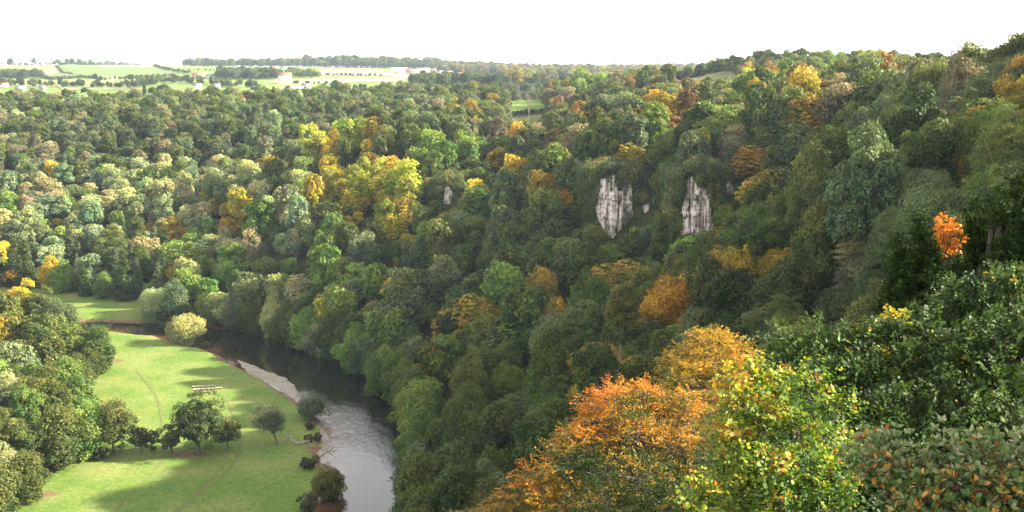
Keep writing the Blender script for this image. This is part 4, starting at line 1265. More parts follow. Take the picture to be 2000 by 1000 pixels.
cliff('tall narrow pale limestone face farther right, widening downwards', [(1350, 344), (1342, 380), (1337, 420), (1335, 452)], [(1360, 344), (1382, 372), (1388, 420), (1400, 462)],
      [(0, 350), (.2, 346), (.5, 356), (.75, 364), (1, 370)], 371, 28, 2, spread=22)
cliff('small triangular grey rock patch right of the twin-topped face', [(1256, 396), (1259, 412), (1263, 430)], [(1269, 396), (1275, 412), (1268, 430)], [(0, 402), (.6, 398), (1, 402)], 413, 14, 3, spread=12)
cliff('small pinkish rock patch above and right of the narrow face', [(1413, 350), (1412, 366), (1416, 382)], [(1425, 350), (1431, 366), (1428, 382)], [(0, 354), (.5, 350), (1, 356)], 378, 18, 4, spread=14)
cliff('dim lilac-grey rock face under the golden trees mid-slope', [(865, 362), (864, 380), (858, 402)], [(882, 362), (893, 380), (884, 402)], [(0, 366), (.5, 363), (1, 368)], 520, 24, 5, spread=18, dim=.5)

# ------------------------------------------------------------------ gravel, tracks and logs on the meadow
M_GRAVEL = noise_mat('gravel', (.17, .145, .12), (.33, .29, .255), 1.6, .95, c3=(.20, .19, .10), scale2=.25)
def mound(W, lo, hi):
    W = np.asarray(W)
    def f(V):
        d = -poly_sd(W, V[:, 0], V[:, 1]) + (fbm(V[:, 0] / 3, V[:, 1] / 3, 61) - .5) * 2.4; z = lo + (hi - lo) * sstep(0, 2.0, d)
        return np.where(d > .3, np.maximum(z, terrain(V[:, 0], V[:, 1]) + .04), z)
    return f
for pts, hi in (([(455, 699), (470, 703), (500, 713), (532, 726), (556, 735), (575, 747), (586, 762), (580, 784), (556, 770), (530, 756), (504, 742), (476, 725)], -.72),
                ([(626, 832), (640, 842), (652, 856), (644, 870), (632, 878), (622, 872), (620, 850)], -.7)):
    W = wpoly(pts, -1)
    o = obj('gravel_bar', fan_sheet('gravel_bar', W, None, 0, 12, M_GRAVEL, mound(W, -1.3, hi)))
    tag(o, None, None, kind='structure')
def strip(name, pts, width, mat, lift, rng):
    P = [flat(x, y)[:2] for x, y in pts]
    # resample smoothly
    t = np.arange(len(P)); tt = np.linspace(0, len(P) - 1, len(P) * 8)
    P = np.array(P); Q = np.column_stack([np.interp(tt, t, P[:, 0]), np.interp(tt, t, P[:, 1])])
    for _ in range(4): Q[1:-1] = (Q[:-2] + 2 * Q[1:-1] + Q[2:]) / 4
    T = np.gradient(Q, axis=0); T /= np.linalg.norm(T, axis=1, keepdims=True); Nn = np.column_stack([-T[:, 1], T[:, 0]])
    w = width * (0.7 + 0.6 * rng.uniform(size=len(Q)))[:, None] / 2
    A, B = Q + Nn * w, Q - Nn * w
    V = np.stack([A, B], 1).reshape(-1, 2); z = terrain(V[:, 0], V[:, 1]) + lift
    n = len(Q); F4 = [(2 * i, 2 * i + 1, 2 * i + 3, 2 * i + 2) for i in range(n - 1)]
    o = obj(name, mesh_np(name, np.column_stack([V, z]), np.array(F4), [mat])); tag(o, None, None, kind='structure')
M_TRACK = noise_mat('worn_track', (.085, .11, .028), (.135, .145, .045), 1.2, .95)
rg2 = np.random.default_rng(3)
strip('track', [(436, 772), (446, 790), (458, 812), (467, 840), (470, 870), (462, 898), (440, 925), (400, 957), (350, 992), (330, 1020)], 1.0, M_TRACK, .07, rg2)
strip('track', [(268, 725), (285, 745), (303, 768), (313, 795), (318, 830), (319, 880), (315, 905), (290, 932), (255, 962), (225, 1000)], .8, M_TRACK, .07, rg2)
strip('track', [(440, 905), (415, 935), (370, 975), (340, 1015)], .5, M_TRACK, .09, rg2)
M_LOG = noise_mat('bare_log', (.26, .22, .16), (.42, .37, .28), 1.5, .8)
for n_, (a, b, r, lb) in enumerate((((376, 757), (420, 755), .32, 'shortest barkless pale log at the back of the group of three'), ((378, 763), (434, 759), .38, 'longest pale log, the middle one of three on the grass'),
                      ((382, 767), (414, 767), .32, 'front pale log of the three, nearest to the big meadow oak'))):
    A, B = flat(*a), flat(*b); g = Geo(); mid = (A + B) / 2
    pts = [A + (B - A) * t - mid + np.array([0, 0.15 * math.sin(9 * t), r * .9]) for t in np.linspace(0, 1, 7)]
    tube(g, pts, r * np.array([1, 1.02, .98, .95, .9, .88, .8]), 9); g.add(np.array([pts[0] + r * np.array([0, math.cos(q), math.sin(q)]) for q in np.linspace(0, 6.28, 9)[:-1]]), Q=[(0, 1, 2, 3), (0, 3, 4, 5), (0, 5, 6, 7)])
    o = obj('log', g.mesh('log', [M_LOG]), loc=tuple(mid)); tag(o, lb, 'log', 'pale logs lying on the meadow')

# ------------------------------------------------------------------ single trees and shrubs of the meadow and river bank
def special(name, cat, label, px, py, wpx, hpx, colr, seed, shape='round', nl=34, ncards=9000, size=.42, zc=.12, sparse=0., droop=0., lean=0., trad=.35, bark=None, layered=False, limbs=7, group=None, zoff=0., lr=.85):
    p = flat(px, py); z = float(terrain(p[0], p[1])); _, _, dep = proj(p[0], p[1], z)
    R_ = wpx * dep / F / 2; Ht = hpx * dep / F / math.cos(PITCH + math.atan((py - 500) / F)) 
    cg = crown_geo(seed, shape, R_ * 1.06, Ht * (1 - zc), nl, ncards, size, layered=layered, sparse=sparse, droop=droop, lr=lr, low=True)
    for v in cg.V: v[:, 2] += Ht * zc; v[:, 0] += lean * (v[:, 2] / Ht)
    tg = trunk_geo(seed, R_, Ht, Ht * zc, trad, limbs, lean)
    r = empty(name, (p[0], p[1], z - .1 + zoff)); tag(r, label, cat, group)
    c = obj('crown', cg.mesh('crown', [M_LEAF]), r); c.color = (*colr, 1)
    obj('trunk', tg.mesh('trunk', [bark or M_BARK]), r)
    return r
special('oak_tree', 'tree', 'big open-crowned oak standing alone in the meadow in front of the logs', 388, 884, 122, 126, (.078, .098, .026), 101, 'round', 60, 8500, .36, .04, sparse=.25, trad=.55, limbs=18, lr=.54)
special('oak_tree', 'tree', 'lesser tree touching the big oak on its right', 444, 880, 58, 66, (.095, .105, .030), 102, 'tall', 24, 5000, .36, .14, sparse=.3)
special('thorn_tree', 'tree', 'small dark thorn tree touching the big oak on its left', 335, 886, 48, 54, (.12, .13, .045), 103, 'round', 22, 4000, .34, .12, sparse=.3)
special('thorn_tree', 'tree', 'smallest dark bush in the row, left of the track gap', 297, 882, 30, 42, (.11, .125, .045), 104, 'round', 16, 2600, .34, .1, sparse=.2)
special('thorn_tree', 'tree', 'brownish thorn bush between the leafy olive tree and the track', 276, 884, 36, 54, (.120, .100, .055), 105, 'tall', 20, 3200, .32, .1, sparse=.3)
special('field_maple', 'tree', 'full olive-green tree at the left end of the meadow row', 221, 884, 88, 104, (.110, .120, .030), 106, 'tall', 38, 10000, .40, .06, sparse=.3)
special('thorn_tree', 'tree', 'low dark bush at the foot of the olive-green meadow tree', 196, 898, 36, 30, (.065, .080, .030), 107, 'round', 14, 2400, .34, .02)
special('willow_tree', 'tree', 'leaning thin-leaved willow on the grass near the river bend', 541, 868, 66, 82, (.150, .145, .075), 108, 'round', 36, 7000, .26, .26, sparse=.9, lean=-3.2, trad=.4, limbs=9)
special('willow_tree', 'tree', 'rounded bright straw-yellow willow on the near river bank', 360, 668, 70, 60, (.42, .36, .13), 109, 'round', 42, 9000, .42, .05, sparse=.35)
special('willow_tree', 'tree', 'pale straw-topped willow at the right end of the far meadow', 293, 615, 46, 54, (.30, .27, .11), 110, 'tall', 34, 6500, .42, .05, sparse=.4)
special('bank_shrub', 'shrub', 'tiny brown-green bush on the bank right of the yellow willow', 400, 674, 24, 15, (.13, .12, .06), 111, 'round', 10, 1600, .35, .02, trad=.1)
special('bank_shrub', 'shrub', 'dark bramble clump just right of the pale straw-topped willow', 322, 625, 46, 30, (.065, .070, .030), 112, 'round', 16, 3000, .45, .0, trad=.1)
special('bank_shrub', 'shrub', 'long grey-green thicket under the wood edge across the river', 362, 622, 50, 30, (.090, .105, .050), 113, 'round', 18, 3000, .45, .0, trad=.1)
special('willow_shrub', 'shrub', 'grey-green willow shrub leaning over the riffle from the bank', 610, 815, 68, 50, (.110, .130, .080), 114, 'round', 30, 8000, .24, .0, sparse=.5, trad=.15)
special('willow_shrub', 'shrub', 'yellow-flecked willow shrub low on the near river bank', 636, 968, 66, 72, (.130, .125, .030), 115, 'round', 30, 9000, .24, .0, sparse=.5, trad=.15)
special('willow_shrub', 'shrub', 'dark green shrub behind the yellow-flecked riverside shrub', 652, 958, 52, 72, (.070, .085, .035), 116, 'round', 26, 7000, .24, .0, sparse=.5, trad=.15)
special('bank_shrub', 'shrub', 'small dark bush on the bank above the yellow-flecked shrub', 604, 915, 34, 22, (.045, .060, .025), 117, 'round', 12, 2400, .26, .0, trad=.1)
special('bank_shrub', 'shrub', 'brown-green scrub at the bottom end of the meadow bank', 604, 1000, 44, 46, (.090, .090, .040), 118, 'round', 16, 4000, .26, .0, sparse=.4, trad=.1)
for n_, (px, py, w, h, c, lb) in enumerate(((606, 838, 26, 16, (.12, .10, .05), 'reddish bank scrub just below the grey-green willow shrub'), (620, 856, 22, 14, (.08, .10, .035), 'green tuft of scrub beside the small gravel spit'),
        (604, 862, 22, 14, (.11, .085, .045), 'brown scrub where the fallen limb meets the bank'), (618, 898, 18, 14, (.17, .11, .03), 'orange-brown scrub on the bare bank by the dead twigs'),
        (592, 806, 16, 10, (.09, .10, .04), 'low scrub left of the grey-green willow shrub'))):
    special('bank_shrub', 'shrub', lb, px, py, w, h, c, 130 + n_, 'round', 10, 1500, .26, .0, sparse=.4, trad=.06)
# dead limb lying from the leaning willow to the bank
M_DEAD = noise_mat('dead_wood', (.18, .16, .14), (.36, .33, .30), 2.0, .85)
def limb(name, cat, label, pts, rads, twigs=(), mat=None):
    A = flat(*pts[0][:2]); g = Geo()
    P = [flat(x, y) - A + np.array([0, 0, z]) for x, y, z in pts]
    tube(g, P, rads, 7)
    for tw in twigs:
        Q = [flat(x, y) - A + np.array([0, 0, z]) for x, y, z in tw]
        tube(g, Q, np.linspace(.14, .03, len(Q)), 5)
    o = obj(name, g.mesh(name, [mat or M_DEAD]), loc=tuple(A)); tag(o, label, cat)
limb('fallen_limb', 'dead branch', 'bleached crooked limb lying on the grass right of the leaning willow',
     [(552, 868, .3), (560, 866, 1.2), (566, 866, 2.2), (572, 868, .9), (582, 870, .5), (592, 869, .8), (606, 866, .9)], [.22, .28, .32, .34, .30, .26, .16],
     [[(566, 866, 2.2), (561, 868, 2.4), (558, 870, 2.0)], [(600, 867, .9), (606, 872, .8), (608, 876, .2)]])
limb('dead_branches', 'dead branch', 'dark leafless twigs reaching over the water below the gravel spit',
     [(626, 892, 0), (636, 892, 1.0), (648, 890, 1.6), (656, 892, 1.4)], [.2, .16, .1, .04],
     [[(636, 892, 1.0), (644, 884, 2.2), (650, 880, 2.4)], [(640, 891, 1.2), (650, 898, 1.4), (655, 899, .6)], [(630, 892, .6), (640, 880, 2.2), (640, 872, 2.6)], [(644, 890, 1.4), (652, 886, 2.0), (659, 887, 2.0)]], M_BARK)
# two pale dead trunks seen on the right slope
def bare_tree(label, px, pyfoot, D, Ht, seed, mat, crown=None, forks=5, group=None):
    b = at(px, pyfoot, D); z = float(terrain(b[0], b[1]))
    rng = np.random.default_rng(seed); g = Geo()
    z0 = min(z, b[2])
    base = np.array([0, 0, 0.]); top = Ht + (b[2] - z0)
    P = [np.array([rng.normal(0, .12) * i, rng.normal(0, .12) * i, top * .55 * i / 5]) for i in range(6)]
    tube(g, P, np.linspace(.34, .2, 6), 7)
    for k in range(forks):
        an = k * 2.4; sp = rng.uniform(.8, 2.4)
        s0 = P[rng.integers(3, 6)]
        Q = [s0, s0 + [math.cos(an) * sp * .5, math.sin(an) * sp * .5, top * .2], s0 + [math.cos(an) * sp, math.sin(an) * sp, top * .42]]
        tube(g, Q, [.16, .10, .03], 5, cap=False)
        for q in range(4):
            e = Q[1] + (Q[2] - Q[1]) * rng.uniform(); d = unit(rng.normal(0, 1, 3) + [0, 0, 1.2]) * rng.uniform(1, 2.5)
            tube(g, [e, e + d * .5, e + d], [.06, .04, .015], 4, cap=False)
    r = empty('bare_tree', (b[0], b[1], z0)); tag(r, label, 'tree', group)
    obj('trunk', g.mesh('trunk', [mat]), r)
def tall_trunk_tree(label, px, pyfoot, D, Ht, R_, colr, seed):
    b = at(px, pyfoot, D); rng = np.random.default_rng(seed); g = Geo(); z = float(terrain(b[0], b[1])); z0 = min(z, b[2])
    h0 = b[2] - z0; T_ = Ht + h0
    for k, (dx_, sp) in enumerate(((0, -1.2), (.5, 1.3), (-.3, .3))):
        tube(g, [(dx_ * .4, 0, 0), (dx_ * .5, 0, h0 + Ht * .25), (dx_ + sp * .5, 0, h0 + Ht * .5), (dx_ + sp, .3, T_ * .92)], [.22, .18, .13, .04], 7)
    for q in range(14):
        e = np.array([rng.uniform(-1, 1), rng.uniform(-.5, .5), h0 + Ht * rng.uniform(.4, .8)]); d = unit(rng.normal(0, 1, 3) + [0, 0, .8]) * rng.uniform(2, 4)
        tube(g, [e, e + d * .5, e + d], [.10, .06, .02], 5, cap=False)
    r = empty('ash_tree', (b[0], b[1], z0)); tag(r, label, 'tree')
    cg = crown_geo(seed, 'tall', R_, Ht * .80, 44, 12000, .36, sparse=.6, lr=.9, low=True)
    for v in cg.V: v[:, 2] += h0 + Ht * .22
    c = obj('crown', cg.mesh('crown', [M_LEAF]), r); c.color = (*colr, 1)
    obj('trunk', g.mesh('trunk', [M_MIDBARK]), r)
tall_trunk_tree('airy olive-gold tree on pale forked stems on the mid right slope', 1212, 684, 258, 17.5, 4.6, (.16, .14, .03), 5)
tall_trunk_tree('slim green tree on thin leaning pale stems left of the pale forked stems', 1163, 700, 260, 12.5, 3.2, (.08, .11, .03), 6)
bare_tree('tall leafless tree standing in the narrow pasture gap', 1033, 245, 800, 22, 7, M_BARK, forks=9)
bare_tree('short leafless tree at the left side of the pasture gap', 996, 236, 800, 16, 8, M_BARK, forks=7)
bare_tree('upright white dead stem on the wooded bank over the river', 623, 684, 412, 5, 9, M_PALEBARK, forks=0)
# fence along the ridge pasture

#FG0#
# ------------------------------------------------------------------ foreground trees, leaf by leaf
def leaf_shapes(g, P, T, Nn, size, rng, a, ratio=.6, fold=.22, curl=.12):
    """real leaves: a folded blade on each point, T along the midrib, Nn its upper side"""
    n = len(P)
    T = unit(T); Nn = unit(Nn - (Nn * T).sum(-1, keepdims=True) * T); B = np.cross(T, Nn)
    s = size * rng.uniform(.7, 1.25, (n, 1)); w = s * ratio * .5 * rng.uniform(.8, 1.15, (n, 1))
    f = fold * rng.uniform(.3, 1.5, (n, 1)); c = curl * rng.uniform(-.4, 1.6, (n, 1))
    base = P; tip = P + T * s - Nn * s * c
    L1 = P + T * s * .30 + B * w * .92 + Nn * w * f; L2 = P + T * s * .68 + B * w * .80 + Nn * (w * f - s * c * .4)
    R1 = P + T * s * .30 - B * w * .92 + Nn * w * f; R2 = P + T * s * .68 - B * w * .80 + Nn * (w * f - s * c * .4)
    V = np.stack([base, L1, L2, tip, R2, R1], 1).reshape(-1, 3)
    k = np.arange(n)[:, None] * 6
    Q = np.concatenate([k + [0, 1, 2, 3], k + [0, 3, 4, 5]])
    g.add(V, Q=Q, a=np.repeat(a, 6, axis=0))

def spray_tree(name, label, base, blobs, seed, ntw, nleaf, twl, size, mat, bark, trad=.18, ratio=.6, flatness=.5, colf=None, up=.25, fold=.22, wtw=.006,
               cat='tree', curl=.12, whorl=False, twigs_seen=0.35, inner=.25, out_bias=.55, limb_r=.05):
    """base: foot of the trunk (world); blobs: (x, y, z, r) boughs of the crown in world metres"""
    rng = np.random.default_rng(seed)
    blobs = np.array(blobs, float); base = np.array(base, float)
    B = blobs.copy(); B[:, :3] -= base
    cen = np.average(B[:, :3], axis=0, weights=B[:, 3] ** 3)
    wood = Geo(); g = Geo()
    # trunk up into the crown, a limb to every bough
    tp = np.array([0, 0, 0.]); t_end = cen.copy()
    tr_ = [tp + (t_end - tp) * t + np.array([math.sin(3 * t + seed), math.cos(2.3 * t + seed), 0]) * trad * 1.4 * math.sin(math.pi * t) for t in np.linspace(0, 1, 8)]
    tube(wood, tr_, np.linspace(trad * 1.25, trad * .5, 8), 9)
    limbs = Geo()
    for b in B:
        h = rng.uniform(.45, .95); s0 = tr_[int(h * 7)]
        e = b[:3]; m = s0 * .45 + e * .55 + rng.normal(0, .12, 3) * b[3] - np.array([0, 0, .12 * b[3]])
        tube(limbs, [s0, s0 * .7 + m * .3 + rng.normal(0, .05, 3) * b[3], m, e], [limb_r * 1.3, limb_r, limb_r * .7, limb_r * .35], 6, cap=False)
    w = B[:, 3] ** 2; cnt_ = np.maximum(3, (ntw * w / w.sum()).astype(int))
    TP = []; TD = []; TB = []
    for k, (b, n) in enumerate(zip(B, cnt_)):
        d = unit(rng.normal(0, 1, (n, 3)) + out_bias * unit(b[:3] - cen)[None] + np.array([0, 0, up]))
        rad = b[3] * np.where(rng.uniform(size=n) < inner, rng.uniform(.2, .8, n), rng.uniform(.72, 1.0, n))
        p = b[:3] + d * rad[:, None]
        TP.append(p); dd = unit(d * 1.0 + rng.normal(0, .5, (n, 3)) + np.array([0, 0, up])); dd[:, 2] *= (1 - flatness * .7); TD.append(unit(dd)); TB.append(np.full(n, k))
        for q in np.flatnonzero(rng.uniform(size=n) < twigs_seen):
            a0 = b[:3] + rng.normal(0, .12, 3) * b[3]
            mm = (a0 + p[q]) / 2 + rng.normal(0, .07, 3) * b[3]
            tube(limbs, [a0, mm, p[q], p[q] + TD[-1][q] * twl * .8], [limb_r * .35, limb_r * .22, wtw * 1.6, wtw * .6], 4, cap=False)
    TP = np.concatenate(TP); TD = np.concatenate(TD); TB = np.concatenate(TB)
    n = len(TP)
    ln = twl * rng.uniform(.6, 1.3, (n, 1))
    # plane of each spray: nearly level for beech-like trees
    pn = unit(np.array([0, 0, 1.]) * (0.5 + flatness) + rng.normal(0, .45 - .25 * flatness, (n, 3)))
    side = unit(np.cross(pn, TD))
    lv_t = rng.normal(0, .16, n)
    for j in range(nleaf):
        t = (j + .5 + rng.uniform(-.3, .3, (n, 1))) / nleaf
        sg = 1 if j % 2 else -1
        if whorl and j >= nleaf - 5:
            t = np.full((n, 1), .97); ang = (j - nleaf) * 1.256 + rng.uniform(-.3, .3, (n, 1))
            sd_ = side * np.cos(ang) + np.cross(TD, side) * np.sin(ang)
            T = unit(TD * .75 + sd_ * .9 + rng.normal(0, .15, (n, 3))); sp = 0
        else:
            T = unit(TD * .55 + side * sg * .9 + rng.normal(0, .22, (n, 3)) - np.array([0, 0, .15])); sp = 1
        droop = np.array([0, 0, -1.]) * (t ** 2) * ln * .18
        P = TP + TD * ln * t + droop + side * sg * ln * .20 * (1 - t) * sp * rng.uniform(.2, 1.2, (n, 1))
        Nn = unit(pn + rng.normal(0, .35, (n, 3)))
        W = P + base
        x = colf(W, P, rng, lv_t) if colf else rng.uniform(size=n)
        a = np.stack([np.clip(x, 0, 1), rng.uniform(.2, .8, n), np.clip(.5 + rng.normal(0, .17, n) + lv_t * .3, 0, 1)], -1)
        leaf_shapes(g, P, T, Nn, size, rng, a, ratio, fold, curl)
    r = empty(name, tuple(base)); tag(r, label, cat)
    obj('crown', g.mesh('crown', [mat]), r); obj('trunk', wood.mesh('trunk', [bark]), r); obj('branches', limbs.mesh('branches', [bark]), r)
    return r

def ground_at(x, y): return float(terrain(x, y))
def blob(px, py, D, rpx):
    p = at(px, py, D); _, _, dep = proj(*p); return (p[0], p[1], p[2], rpx * dep / F)
M_BK2 = noise_mat('smooth_bark', (.07, .062, .055), (.16, .145, .13), 14.0, .85)
M_BK3 = noise_mat('dark_bark', (.035, .028, .022), (.085, .068, .055), 16.0, .9)

# orange beech
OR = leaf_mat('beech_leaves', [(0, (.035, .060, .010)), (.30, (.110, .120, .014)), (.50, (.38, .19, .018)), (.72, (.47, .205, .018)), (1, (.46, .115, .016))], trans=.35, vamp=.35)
rb = [(1235, 800, 46, 46), (1200, 790, 45, 34), (1290, 810, 46, 38), (1335, 830, 46, 48), (1180, 840, 45, 50), (1240, 860, 44, 52), (1310, 880, 44, 48), (1350, 905, 44, 50), (1140, 880, 44, 46),
      (1110, 920, 43, 48), (1180, 930, 43, 46), (1250, 940, 42, 50), (1330, 960, 42, 44), (1060, 960, 43, 42), (1010, 985, 43, 34), (1100, 1000, 42, 60), (1190, 1010, 41, 70), (1290, 1020, 41, 70), (980, 1020, 43, 34),
      (1375, 940, 44, 26), (1165, 795, 45, 22), (1120, 855, 44, 20), (1385, 870, 45, 20), (1260, 775, 46, 26), (1345, 790, 46, 24), (1035, 925, 43.5, 18)]
bl = [blob(*b) for b in rb]
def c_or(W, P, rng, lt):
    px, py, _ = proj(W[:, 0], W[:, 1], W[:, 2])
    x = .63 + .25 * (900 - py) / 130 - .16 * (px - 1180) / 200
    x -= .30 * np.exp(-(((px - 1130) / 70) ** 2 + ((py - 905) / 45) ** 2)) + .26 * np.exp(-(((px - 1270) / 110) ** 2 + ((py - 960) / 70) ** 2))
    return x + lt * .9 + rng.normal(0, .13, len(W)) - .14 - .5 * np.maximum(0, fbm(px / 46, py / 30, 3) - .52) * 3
p0 = at(1230, 900, 44); q0 = (p0[0], p0[1] + 1.0, min(ground_at(p0[0], p0[1] + 1), p0[2] - 6))
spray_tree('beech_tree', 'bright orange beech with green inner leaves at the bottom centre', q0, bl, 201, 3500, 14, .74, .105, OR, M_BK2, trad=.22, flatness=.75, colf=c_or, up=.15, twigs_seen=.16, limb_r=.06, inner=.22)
# golden beech behind it
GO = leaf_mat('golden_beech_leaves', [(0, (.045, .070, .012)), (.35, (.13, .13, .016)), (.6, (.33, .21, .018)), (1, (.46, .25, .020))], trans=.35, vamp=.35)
rb = [(1390, 690, 72, 50), (1345, 705, 72, 36), (1430, 700, 72, 44), (1320, 725, 71, 30), (1400, 740, 70, 60), (1450, 740, 70, 42), (1350, 760, 69, 52), (1410, 790, 68, 60), (1465, 790, 68, 50), (1330, 800, 68, 40), (1300, 770, 69, 26), (1440, 850, 66, 60), (1380, 850, 66, 50), (1400, 665, 72, 18), (1470, 700, 72, 16), (1310, 700, 72, 14)]
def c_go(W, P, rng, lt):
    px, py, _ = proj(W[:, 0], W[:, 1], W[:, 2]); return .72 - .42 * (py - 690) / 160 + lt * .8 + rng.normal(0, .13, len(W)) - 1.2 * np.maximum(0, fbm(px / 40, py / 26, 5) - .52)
p0 = at(1395, 800, 69); q0 = (p0[0], p0[1] + .5, min(ground_at(p0[0], p0[1]), p0[2] - 5))
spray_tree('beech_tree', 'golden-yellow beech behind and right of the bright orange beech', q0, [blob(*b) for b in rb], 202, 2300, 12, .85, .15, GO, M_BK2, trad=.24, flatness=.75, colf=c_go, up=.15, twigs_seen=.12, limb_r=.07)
# small dark trees under and between, closing the slope below the near bushes
UG = leaf_mat('understorey_leaves', [(0, (.018, .034, .010)), (.6, (.040, .070, .016)), (.9, (.085, .105, .018)), (1, (.22, .12, .02))], trans=.25, vamp=.4)
def c_rand(W, P, rng, lt): return rng.uniform(0, .9, len(W)) + lt
rb = [(1450, 850, 40, 60), (1420, 930, 38, 70), (1470, 960, 36, 80), (1520, 900, 40, 80), (1400, 1010, 36, 70), (1560, 820, 45, 80)]
p0 = at(1460, 960, 38); q0 = (p0[0], p0[1], p0[2] - 5)
spray_tree('ash_tree', 'dark feathery tree filling the gap between the orange beech and the lime-green bush', q0, [blob(*b) for b in rb], 203, 1900, 12, .5, .10, UG, M_BK3, trad=.15, flatness=.3, colf=c_rand, twigs_seen=.1, ratio=.38)
# yellow-green hazel close by
HZ = leaf_mat('hazel_leaves', [(0, (.030, .070, .016)), (.30, (.070, .130, .022)), (.52, (.13, .20, .030)), (.70, (.24, .28, .042)), (.88, (.46, .36, .05)), (1, (.40, .12, .03))], trans=.38, vamp=.3, rough=.6, spec=.2)
rb = [(1465, 735, 15.5, 20), (1480, 770, 15.4, 30), (1450, 790, 15, 26), (1520, 785, 15.2, 34), (1575, 780, 15.4, 30), (1490, 835, 14.8, 44), (1555, 850, 14.6, 40), (1445, 870, 14.6, 34), (1610, 860, 15, 32), (1480, 910, 14.3, 46), (1550, 930, 14, 50), (1630, 930, 14.2, 36),
      (1450, 965, 14, 44), (1530, 990, 13.6, 56), (1610, 1000, 13.6, 50), (1400, 985, 13.8, 34), (1365, 1000, 13.6, 20), (1420, 770, 15.2, 12), (1460, 716, 15.6, 9), (1412, 830, 15, 14), (1600, 745, 15.6, 12), (1435, 745, 15.3, 10), (1500, 745, 15.5, 14), (1550, 740, 15.6, 12), (1640, 800, 15.6, 20), (1425, 900, 14.6, 16), (1665, 870, 15.5, 22), (1415, 940, 14.2, 16), (1340, 985, 13.8, 9)]
def c_hz(W, P, rng, lt):
    px, py, _ = proj(W[:, 0], W[:, 1], W[:, 2]); return .58 + .08 * (820 - py) / 100 - .17 * (px - 1480) / 120 + 1.0 * (fbm(px / 45, py / 45, 9) - .5) + lt * .7 + rng.normal(0, .10, len(W)) + .42 * (rng.uniform(size=len(W)) < .07)
p0 = at(1540, 1000, 14.4); q0 = (p0[0], p0[1] + .3, p0[2] - 2.6)
spray_tree('hazel_bush', 'lime-green hazel bush with yellow and red leaf edges close by', q0, [blob(*b) for b in rb], 204, 1150, 10, .34, .066, HZ, M_BK2, trad=.05, ratio=.82, flatness=.15, colf=c_hz, up=.35, cat='bush', twigs_seen=.22, limb_r=.014, wtw=.003, fold=.3, curl=.2, inner=.4)
# dark green whitebeam-like tree to the right of it
DG = leaf_mat('glossy_leaves', [(0, (.028, .052, .016)), (.5, (.058, .100, .028)), (.8, (.085, .15, .036)), (.94, (.15, .21, .05)), (1, (.36, .25, .03))], trans=.25, vamp=.4, rough=.6, spec=.2)
rb = [(1545, 690, 21, 30), (1560, 730, 21, 46), (1620, 700, 21, 46), (1680, 700, 21, 50), (1650, 690, 21.5, 26), (1740, 690, 21, 50), (1800, 670, 21, 54), (1860, 640, 21.5, 56), (1920, 610, 21.5, 54), (1980, 600, 21.5, 60),
      (1620, 770, 20, 60), (1700, 770, 20, 66), (1780, 750, 20, 70), (1860, 730, 20, 74), (1940, 700, 20, 76), (2010, 690, 20, 70), (1600, 840, 19, 60), (1680, 850, 19, 70), (1760, 840, 19, 74), (1850, 820, 19, 78), (1940, 800, 19, 80),
      (1640, 920, 18, 70), (1720, 930, 18, 74), (1800, 920, 18, 78), (1900, 900, 18, 84), (1990, 880, 18, 80), (1600, 990, 17.5, 70), (1700, 1010, 17.5, 80), (1500, 665, 21.5, 14), (1535, 655, 21.5, 14), (1600, 655, 21.5, 20), (1850, 585, 21.5, 26), (1940, 560, 21.5, 26), (1990, 555, 21.5, 24)]
def c_dg(W, P, rng, lt):
    px, py, _ = proj(W[:, 0], W[:, 1], W[:, 2]); return .26 + 1.0 * (fbm(px / 70, py / 60, 8) - .42) + lt + rng.normal(0, .12, len(W)) + .6 * (rng.uniform(size=len(W)) < .012)
p0 = at(1780, 1000, 20); q0 = (p0[0], p0[1] + .5, p0[2] - 4)
spray_tree('hawthorn_tree', 'dark green glossy-leaved tree spreading over the lower right', q0, [blob(*b) for b in rb], 205, 4000, 11, .42, .086, DG, M_BK3, trad=.12, ratio=.68, flatness=.1, colf=c_dg, up=.45, twigs_seen=.2, limb_r=.03, wtw=.004, curl=.2, inner=.35)
# small lime and gold maple top poking out between them
LM = leaf_mat('lime_gold_leaves', [(0, (.09, .17, .025)), (.5, (.30, .33, .05)), (.8, (.55, .38, .05)), (1, (.50, .15, .03))], trans=.4, vamp=.3)
rb = [(1735, 655, 24, 26), (1715, 680, 24, 24), (1755, 640, 24, 18), (1750, 625, 24, 12), (1700, 700, 24, 20), (1745, 700, 24, 30), (1765, 670, 24, 22), (1660, 690, 23.6, 12)]
p0 = at(1740, 760, 24); q0 = (p0[0], p0[1], p0[2] - 4)
spray_tree('maple_tree', 'small lime and gold treetop against the dark evergreen', q0, [blob(*b) for b in rb], 206, 260, 9, .30, .10, LM, M_BK2, trad=.05, ratio=.8, flatness=.2, colf=lambda W, P, r_, lt: .5 + lt + r_.normal(0, .2, len(W)), twigs_seen=.3, limb_r=.02, wtw=.004)
